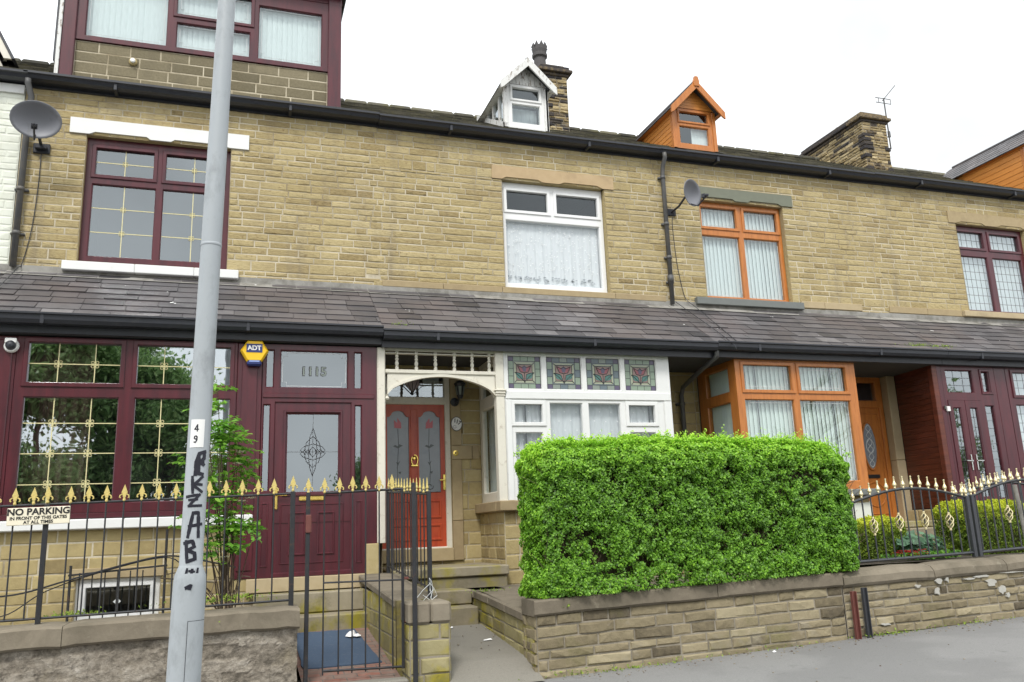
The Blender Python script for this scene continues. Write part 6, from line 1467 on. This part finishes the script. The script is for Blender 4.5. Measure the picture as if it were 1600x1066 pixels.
# satellite dishes
def dish(loc, rot, label, rim=.29, lnb=True, flat=.8):
    root = empty('satellite_dish', loc, label, "satellite dish", "satellite dishes on the upper walls")
    Mx = Matrix.Translation(loc) @ rot
    mb = MB(Mx).use('dish'); n, m = 28, 7; g = []
    for j in range(m+1):
        rr = rim*j/m; g.append([mb.vert((rr*math.cos(2*math.pi*k/n), rr*flat*math.sin(2*math.pi*k/n), .35*rr*rr/rim)) for k in range(n)])
    for j in range(m):
        for k in range(n): mb.facei([g[j][k], g[j+1][k], g[j+1][(k+1) % n], g[j][(k+1) % n]])
    g2 = [mb.vert((rim*1.015*math.cos(2*math.pi*k/n), rim*1.015*flat*math.sin(2*math.pi*k/n), .35*rim-.008)) for k in range(n)]
    for k in range(n): mb.facei([g[m][k], g2[k], g2[(k+1) % n], g[m][(k+1) % n]])
    put('reflector', mb, root, smooth=True)
    mb = MB(Mx).use('gutter'); mb.tube([(0, -rim*flat*.8, .04), (0, -rim*flat*1.1, .2), (0, -rim*.35, .34)], .012, 6); mb.lathe([(.025, 0), (.03, .03), (.02, .1)], (0, -rim*.3, .28), 10); mb.box(-.035, .035, -rim*.35-.03, -rim*.35+.04, .27, .33, .005); put('receiver_arm', mb, root)
    return root
d1 = dish((-2.50, -.42, 6.74), Matrix.Rotation(R(8), 4, 'Z') @ Matrix.Rotation(R(112), 4, 'X') , "grey satellite dish beside the left downpipe")
mb = MB().use('gutter'); mb.tube([(-2.5, -.36, 6.70), (-2.5, -.2, 6.60), (-2.5, -.02, 6.54)], .02, 8); mb.box(-2.6, -2.4, -.04, 0, 6.46, 6.60, .01); mb.box(-2.57, -2.43, -.1, -.04, 6.50, 6.56, .01); put('bracket', mb, d1)
d2 = dish((6.93, -.42, 6.64), Matrix.Rotation(R(30), 4, 'Z') @ Matrix.Rotation(R(98), 4, 'X'), "grey satellite dish beside the olive window lintel", .27)
mb = MB().use('gutter'); mb.tube([(6.93, -.36, 6.62), (6.88, -.2, 6.5), (6.84, -.02, 6.46)], .018, 8); mb.box(6.76, 6.92, -.03, 0, 6.40, 6.52, .008); put('bracket', mb, d2)
mb = MB().use('gutter'); mb.tube(cable([(-2.5, -.02, 6.48), (-2.5, -.02, 6.0), (-2.53, -.02, 5.4), (-2.6, -.03, 4.93), (-2.62, -.2, 4.80), (-2.72, -1.3, 3.98)]), .006, 5); single('aerial_cable', mb, (-2.5, 0, 5), "thin black cable hanging from the left satellite dish", "cable")
mb = MB().use('gutter'); mb.tube(cable([(6.86, -.03, 6.4), (6.83, -.03, 6.25), (6.86, -.02, 5.6), (6.93, -.02, 5.1), (6.98, -.05, 4.93), (7.05, -.2, 4.77), (6.98, -1.3, 3.98)]), .006, 5)
mb.tube(cable([(6.75, -.06, 4.9), (6.80, -.2, 4.77), (6.85, -1.35, 3.95), (6.86, -1.42, 3.8)]), .006, 5); single('aerial_cable', mb, (6.9, 0, 5), "thin black cables from the right satellite dish down over the lean-to slates", "cable")
# TV aerial on the long chimney
mb = MB().use('pipe'); ax, ay = 14.33, 2.62
mb.tube([(ax, ay, 9.7), (ax, ay, 11.0)], .016, 6); mb.tube([(ax-.05, ay, 10.92), (ax+.30, ay-.1, 11.32)], .010, 5); mb.tube([(ax, ay, 10.0), (ax-.25, ay, 10.0)], .012, 5)
mb.box(ax-.24, ax+.2, ay-.005, ay+.005, 10.86, 10.875); mb.box(ax-.24, ax+.2, ay-.005, ay+.005, 10.98, 10.995); mb.box(ax-.16, ax-.15, ay-.005, ay+.005, 10.86, 10.99); mb.box(ax-.02, ax+.04, ay-.02, ay+.02, 10.0, 10.15, .005)
mb.box(ax+.19, ax+.2, ay-.005, ay+.005, 10.86, 10.99)
single('tv_aerial', mb, (ax, ay, 9.7), "thin television aerial fixed to the long sooty chimney", "aerial")

# =============================================================== PLANTS
rs = np.random.RandomState(11)
def boxhedge(n, x0, x1, y0, y1, zb, zt, rnd_=.18, bulge=.05, depth=.16, seed=1, holes=True):
    """points and normals in a shell just inside a rounded box with lumpy surface"""
    rs = np.random.RandomState(seed); P = []; N = []
    c = np.array([(x0+x1)/2, (y0+y1)/2, 0]); hx, hy = (x1-x0)/2, (y1-y0)/2
    areas = np.array([(x1-x0)*1.6, (x1-x0)*.25, (x1-x0)*(y1-y0)*1.5, (y1-y0)*1.6*1.3, (y1-y0)*1.6]); pr = areas/areas.sum()
    which = rs.choice(5, n, p=pr); u = rs.rand(n); v = rs.rand(n)
    X = np.where(which < 3, x0+(x1-x0)*u, np.where(which == 3, x0, x1)); Y_ = np.where(which == 0, y0, np.where(which == 1, y1, y0+(y1-y0)*np.where(which == 2, v, u)))
    H = v; H = np.where(which == 2, 1.0, H)
    nx = np.where(which == 3, -1., np.where(which == 4, 1., 0)); ny = np.where(which == 0, -1., np.where(which == 1, 1., 0)); nz = np.where(which == 2, 1., 0.)
    zbv = zb(X); ztv = zt(X); Z = zbv+(ztv-zbv)*H
    # round the edges
    cx = np.clip(X, x0+rnd_, x1-rnd_); cy = np.clip(Y_, y0+rnd_, y1-rnd_); cz = np.minimum(Z, ztv-rnd_)
    dv = np.stack([X-cx, Y_-cy, Z-cz], 1); L = np.linalg.norm(dv, axis=1); m = L > rnd_
    sc_ = np.where(m, rnd_/np.maximum(L, 1e-6), 1); X = cx+dv[:, 0]*sc_; Y_ = cy+dv[:, 1]*sc_; Z = cz+dv[:, 2]*sc_
    Nn = np.stack([nx, ny, nz], 1)*.5 + dv/np.maximum(L, 1e-6)[:, None]; Nn /= np.linalg.norm(Nn, axis=1)[:, None]+1e-9
    lump = np.array([noise.noise(Vector((a*2.1, b*2.1, c_*2.1+seed)))*1.0+.6*noise.noise(Vector((a*6, b*6, c_*6))) for a, b, c_ in zip(X, Y_, Z)])
    fine = np.array([noise.noise(Vector((a*13, b*13, c_*13+5))) for a, b, c_ in zip(X, Y_, Z)])
    off = bulge*lump+bulge*.7*fine - depth*rs.rand(n)**1.8
    P = np.stack([X, Y_, Z], 1)+Nn*off[:, None]
    return P, Nn, lump, fine, off, H, which
hz_b = lambda x: .75+.024*(x-2.8); hz_t = lambda x: 2.22+.06*np.exp(-((x-4.6)/1.5)**2)-.10*np.clip((x-6.0)/.6, 0, 1)**2
P_, N_, lump, fine, off, H, wh = boxhedge(230000, 2.83, 6.62, -3.88, -3.10, hz_b, hz_t, .26, .07, .17, 3)
keep = (lump*.55+fine*.8+rs.normal(0, .25, len(P_))) > -.52+.10*(off < -.08)
big = np.array([noise.noise(Vector((p[0]*1.1+7, p[1], p[2]*1.4))) for p in P_]); sparse = big*1.4+fine*1.0+rs.normal(0, .3, len(P_))
keep &= ~((sparse < -.60) & (H < .8))
P_, N_, off, H, fine, wh, lump = P_[keep], N_[keep], off[keep], H[keep], fine[keep], wh[keep], lump[keep]
N2 = N_.copy(); N2[:, 2] += .55
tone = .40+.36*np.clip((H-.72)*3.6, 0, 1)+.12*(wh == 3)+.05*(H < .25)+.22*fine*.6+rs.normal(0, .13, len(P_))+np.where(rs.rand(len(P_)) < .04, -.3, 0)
hd = empty('privet_hedge', (4.75, -3.5, .8), "large clipped bright green privet hedge standing behind the street wall", "hedge")
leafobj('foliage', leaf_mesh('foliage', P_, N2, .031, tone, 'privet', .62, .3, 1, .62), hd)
# upright fresh shoots along the top and edges
n = 900; X = rs.uniform(2.85, 6.65, n); Y_ = rs.uniform(-3.85, -3.15, n); zt_ = hz_t(X)
sp, sn, stn = [], [], []
for x, y, z in zip(X, Y_, zt_):
    h_ = rs.uniform(.02, .11)*(1.6 if rs.rand() < .08 else 1); e = min((x-2.75), (6.75-x))/.25; z -= .1*max(0, 1-e)
    for k in range(7): t = k/6; a = k*1.9; sp.append((x+.012*math.cos(a), y+.012*math.sin(a), z-.05+h_*t+.02)); sn.append((math.cos(a), math.sin(a), .8)); stn.append(.72+.2*t+rs.normal(0, .08))
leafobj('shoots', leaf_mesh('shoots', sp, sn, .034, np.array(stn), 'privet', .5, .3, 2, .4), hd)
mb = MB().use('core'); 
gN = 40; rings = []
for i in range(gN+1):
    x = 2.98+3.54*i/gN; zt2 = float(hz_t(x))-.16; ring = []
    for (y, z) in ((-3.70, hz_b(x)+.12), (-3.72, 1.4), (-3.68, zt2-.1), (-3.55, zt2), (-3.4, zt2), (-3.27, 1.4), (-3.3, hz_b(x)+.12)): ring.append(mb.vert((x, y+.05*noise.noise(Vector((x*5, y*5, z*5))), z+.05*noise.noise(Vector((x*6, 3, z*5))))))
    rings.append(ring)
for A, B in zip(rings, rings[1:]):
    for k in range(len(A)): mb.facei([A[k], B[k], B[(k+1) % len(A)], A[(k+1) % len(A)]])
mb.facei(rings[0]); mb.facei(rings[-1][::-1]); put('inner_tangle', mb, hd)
mb = MB().use('bark'); r = random.Random(8)
for k in range(420):
    x = r.uniform(2.9, 6.6); y = r.choice((-3.74, -3.55, -3.36)) if r.random() < .4 else -3.72; z = r.uniform(.85, 1.9); a = r.uniform(-.9, .9); L = r.uniform(.15, .4)
    mb.tube([(x, y, z), (x+.5*L*math.sin(a), y-.03, z+.5*L*math.cos(a)), (x+L*math.sin(a*1.3), y-.12, z+L*math.cos(a*1.2))], .0045, 4, .002)
for k in range(22): x = 2.95+k*.17; mb.tube([(x, -3.5+r.uniform(-.1, .1), .66), (x+r.uniform(-.05, .05), -3.5, 1.2)], .014, 6)
put('twigs', mb, hd)

def conifer(loc, x0, x1, y0, y1, zb, zt, label, seed):
    root = empty('conifer_bush', loc, label, "bush", "square golden conifer bushes")
    P_, N_, lump, fine, off, H, wh = boxhedge(18000, x0, x1, y0, y1, lambda x: zb+x*0, lambda x: zt+.03*np.sin(x*9), .08, .04, .10, seed)
    N2 = N_.copy()*.6; rs = np.random.RandomState(seed)
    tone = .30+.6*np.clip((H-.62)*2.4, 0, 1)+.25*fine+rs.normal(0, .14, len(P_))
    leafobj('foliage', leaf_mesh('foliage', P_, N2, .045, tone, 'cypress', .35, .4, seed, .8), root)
    mb = MB().use('core'); mb.box(x0+.1, x1-.1, y0+.1, y1-.1, zb, zt-.1, .08); put('inner_tangle', mb, root)
conifer((7.85, -2.7, .86), 7.25, 8.08, -3.0, -2.5, .8, 1.36, "square golden-green conifer bush just right of the big hedge", 5)
conifer((9.6, -2.7, .86), 9.02, 10.2, -3.0, -2.4, .8, 1.50, "larger square golden-green conifer bush behind the right-hand arched railing", 6)
# leafy low plants and red flowers behind the arched railing
rt = empty('flower_clump', (8.0, -3.3, .86), "low clump of red flowers at the foot of the arched railing", "flowers")
r = np.random.RandomState(4); C = np.stack([r.uniform(7.3, 8.4, 500), r.uniform(-3.42, -3.2, 500), .88+r.rand(500)*.07], 1); leafobj('foliage', leaf_mesh('foliage', C, np.tile((0, -.3, 1), (500, 1)), .05, r.rand(500), 'rowan', .6, .3, 4), rt)
mb = MB().use('petalred'); q = random.Random(3)
for k in range(46):
    x, y, z = q.uniform(7.5, 7.95), q.uniform(-3.43, -3.25), q.uniform(.93, .985)
    for j in range(5): a = j*1.257; mb.face([(x, y, z), (x+.018*math.cos(a-.4), y+.018*math.sin(a-.4), z+.008), (x+.022*math.cos(a), y+.022*math.sin(a), z+.002), (x+.018*math.cos(a+.4), y+.018*math.sin(a+.4), z+.008)])
put('petals', mb, rt)
rt = empty('leafy_plant', (8.05, -2.9, .86), "broad-leaved blue-green plant behind the first arched railing", "plant")
n = 260; a = r.uniform(0, 6.28, n); q2 = r.rand(n)**.5*.34; C = np.stack([8.15+q2*np.cos(a), -3.0+q2*.7*np.sin(a), .9+.30*r.rand(n)*(1-q2)], 1)
leafobj('foliage', leaf_mesh('foliage', C, np.stack([np.cos(a)*.5, np.sin(a)*.5-.4, np.ones(n)], 1), .11, r.rand(n), 'hosta', .75, .2, 5, .3), rt)

# rowan-like shrub behind the left railing
sh = empty('leafy_shrub', (.02, -2.75, .52), "slender bright green shrub with white blossom heads behind the lamp column", "shrub")
mb = MB().use('bark'); r = random.Random(21); tips = []
for k in range(22):
    a = r.uniform(0, 6.28); tx, ty = .0+r.uniform(-.45, .24), -2.75+r.uniform(-.3, .15); tz = r.uniform(1.45, 2.95); 
    if tz > 2.45: tx = -.12+r.uniform(-.14, .12)
    b0 = (.02+r.uniform(-.06, .06), -2.7+r.uniform(-.05, .05), .5)
    pts = cable([b0, (b0[0]*.6+tx*.4+r.uniform(-.05, .05), b0[1]*.5+ty*.5, .5+(tz-.5)*.5), (tx, ty, tz)]); mb.tube(pts, .009, 5, .003)
    for t in range(6, len(pts)):
        if r.random() < .5 and pts[t].z > 1.25: tips.append(pts[t])
    tips += [pts[-1]]*3
for k in range(10): x = .0+r.uniform(-.3, .2); mb.tube(cable([(.05, -2.7, .6), (x, -2.9, .9+r.uniform(0, .2)), (x*2, -3.1, .75+r.uniform(0, .5))]), .005, 4)
put('stem', mb, sh)
C, N, Tn = [], [], []
rr = np.random.RandomState(9)
for p in tips:
    for j in range(r.choice((1, 2, 2))):
        d = Vector((r.gauss(0, 1), r.gauss(-.3, 1), r.gauss(0, .45))).normalized(); up = Vector((0, 0, 1)); s = d.cross(up).normalized(); L = r.uniform(.15, .24); t0 = r.random()*.4+.52
        for k in range(6):
            c = Vector(p)+d*L*(k+1)/6 - up*.03*(k/6)**2
            for q in (-1, 1): C.append(c+s*q*.03); N.append((up+d*.2).normalized()[:]); Tn.append(t0+r.gauss(0, .12))
C = np.array([tuple(c) for c in C]); leafobj('foliage', leaf_mesh('foliage', C, np.array(N), .072, np.array(Tn), 'rowan', .5, .2, 12, .35), sh)
mb = MB().use('petalwhite')
for (x, z) in ((.10, 2.24), (.07, 2.13), (-.10, 2.36), (-.15, 2.42), (.20, 1.80), (.05, 1.62), (-.3, 1.9), (-.02, 1.25), (-.3, 1.5), (.12, 1.77)):
    y = -2.95+r.uniform(-.1, .1)
    for k in range(34):
        a = r.uniform(0, 6.28); q = r.random()**.5*.05; c = (x+q*math.cos(a), y+q*math.sin(a), z+r.uniform(-.008, .008)); mb.face([(c[0]-.007, c[1], c[2]), (c[0], c[1]-.007, c[2]+.004), (c[0]+.007, c[1], c[2]), (c[0], c[1]+.007, c[2]+.004)])
put('blossom', mb, sh)
# small weeds (stuff)
C, N = [], []
for (x, y, z, w, n) in ((-1.2, -3.5, .84, .12, 120), (-.12, -3.5, .88, .2, 140), (.1, -3.45, .9, .14, 90), (-.02, -3.8, .74, .04, 40), (.22, -1.4, .62, .1, 80), (1.99, -1.42, 3.98, .05, 30), (10.3, -1.36, 4.0, .18, 120), (10.8, -1.36, 4.0, .12, 90), (3.1, -3.83, .66, .03, 25), (6.9, -3.84, gz(6.9), .25, 120), (3.6, -3.86, gz(3.6), .4, 160), (5.2, -3.86, gz(5.2), .6, 60), (2.85, -2.0, .72, .1, 50), (8.0, -3.86, gz(8), .4, 60)):
    for k in range(n): C.append((x+rr.normal(0, w), y+rr.normal(0, .025), z+abs(rr.normal(0, .018)))); N.append((rr.normal(0, .4), -.6, .8))
me = leaf_mesh('weeds', C, N, .03, rr.rand(len(C)), 'moss', .4, .3, 3, .7); wd = bpy.data.objects.new('weeds', me); COL.objects.link(wd); tag(wd, "small weeds and moss tufts growing along the wall tops and pavement edge", "weeds", kind='stuff')
# grit and litter on the pavement
mb = MB(); q = random.Random(12)
for k in range(420):
    x, y = q.uniform(2.2, 11), -3.84-abs(q.gauss(0, .16)) if q.random() < .8 else q.uniform(-7, -3.9); s = q.uniform(.003, .010); z = gz(x)
    if x < 2.8: y = q.uniform(-3.7, -2); z = .205+.11*(y+3.45) if y > -3.45 else .1
    mb.use('garmortar' if q.random() < .8 else 'bark'); mb.box(x-s, x+s, y-s, y+s, z-.002, z+s, s*.4)
gv = put('pavement_grit', mb); tag(gv, "scattered grit and crumbs along the pavement edge and path", "grit", kind='stuff')
for i, (x, y, s, lb) in enumerate(((5.25, -3.98, .022, "white paper scrap on the pavement at the foot of the hedge wall"), (2.4, -2.08, .02, "white scrap at the foot of the mossy steps"), (2.62, -2.75, .05, "thin white scrap on the concrete garden path"))):
    z = gz(x) if x > 3 else .205+.11*(y+3.45)
    mb = MB().use('paper'); mb.face([(x-s, y-.02, z+.004), (x+s, y-.008, z+.006), (x+s*.7, y+.02, z+.018), (x-s*.8, y+.012, z+.008)]); single('paper_scrap', mb, (x, y, z), lb, "litter")
mb = MB().use(paint("bright_green_plastic", (.05, .8, .08), .4)); mb.box(1.975, 2.045, -1.957, -1.951, .40+.05, .52, .003) if False else mb.box(1.99, 2.06, -1.97, -1.952, .63-.06, .70-.06, .003)
single('green_tag', mb, (2.02, -1.96, .6), "bright green square tag on the mossy steps", "tag")

# =============================================================== ACROSS THE STREET (seen in the window reflections)
def tree(loc, h, cr, nl, label, seed, bare=False, squash=1.0):
    root = empty('street_tree', loc, label, "tree", "trees across the street"); r = random.Random(seed); L = Vector(loc); mb = MB().use('bark'); ends = []
    mb.tube(cable([L, L+Vector((r.uniform(-.2, .2), 0, h*.25)), L+Vector((r.uniform(-.3, .3), 0, h*.55)), L+Vector((0, 0, h*.85))]), .22, 9, .04)
    def br(p, d, ln, rad, lv):
        q = p+d*ln*.5+Vector((r.uniform(-.1, .1), r.uniform(-.1, .1), .08))*ln; e = p+d*ln; mb.tube([p, q, e], rad, 5, rad*.4); ends.append(q); ends.append(e)
        if lv: 
            for k in range(3 if not bare else 4): br(q if k % 2 else e, (d+Vector((r.uniform(-.8, .8), r.uniform(-.8, .8), r.uniform(-.2, .7)))).normalized(), ln*.62, rad*.45, lv-1)
    for k in range(16): z = h*r.uniform(.18, .85); a = r.uniform(0, 6.28); br(L+Vector((0, 0, z)), Vector((math.cos(a), math.sin(a), r.uniform(.1, .7))).normalized(), cr*.6*(1.1-z/h*.6), .07, 2)
    put('trunk', mb, root)
    rs = np.random.RandomState(seed); E = np.array([e[:] for e in ends]); idx = rs.randint(0, len(E), nl); C = E[idx]+rs.normal(0, cr*.11 if not bare else .12, (nl, 3)); C[:, 2] = np.maximum(C[:, 2], .6)
    leafobj('crown', leaf_mesh('crown', C, rs.normal(0, 1, (nl, 3))+np.array((0, 0, .6)), .17 if not bare else .09, .5+rs.normal(0, .25, nl), 'treeleaf', .6, .2, seed, .8), root)
for i, (x, y, h, c, lb) in enumerate(((-8.6, -24, 10.5, 3.6, "leafy street tree furthest left across the road"), (-6.3, -23, 9.8, 3.3, "leafy street tree beside the furthest left one"), (-4.3, -24.5, 11, 3.4, "tall leafy street tree across the road"), (-2.3, -23.5, 7.9, 2.8, "shorter leafy street tree right of the tall one"))):
    tree((x, y, gz(x)-.1), h, c, 45000, lb, 50+i)
tree((28, -26, .6), 8.5, 3.2, 1500, "nearly bare street tree far right across the road", 60, True)
tree((36, -27, .8), 7.5, 3.0, 9000, "rounded leafy street tree at the far right across the road", 61)
tree((7, -33, .1), 4.6, 2.4, 6000, "small leafy tree far back across the road", 62)
mb = MB(); mb.T = Matrix(((-1, 0, 0, 14), (0, -1, 0, -17.0), (0, 0, 1, 0), (0, 0, 0, 1))); masonry(mb, 0, 32, -.6, 2.0, 0, [], 'gardenstone', 'garmortar', ch=(.16, .22), ln=(.4, .9), seed=99); mb.T = Matrix(); mb.use('coping'); mb.box(-18, 14, -17.4, -16.95, 2.0, 2.12, .02)
single('boundary_wall', mb, (-2, -17.1, 0), "long stone boundary wall on the far side of the road", "wall")
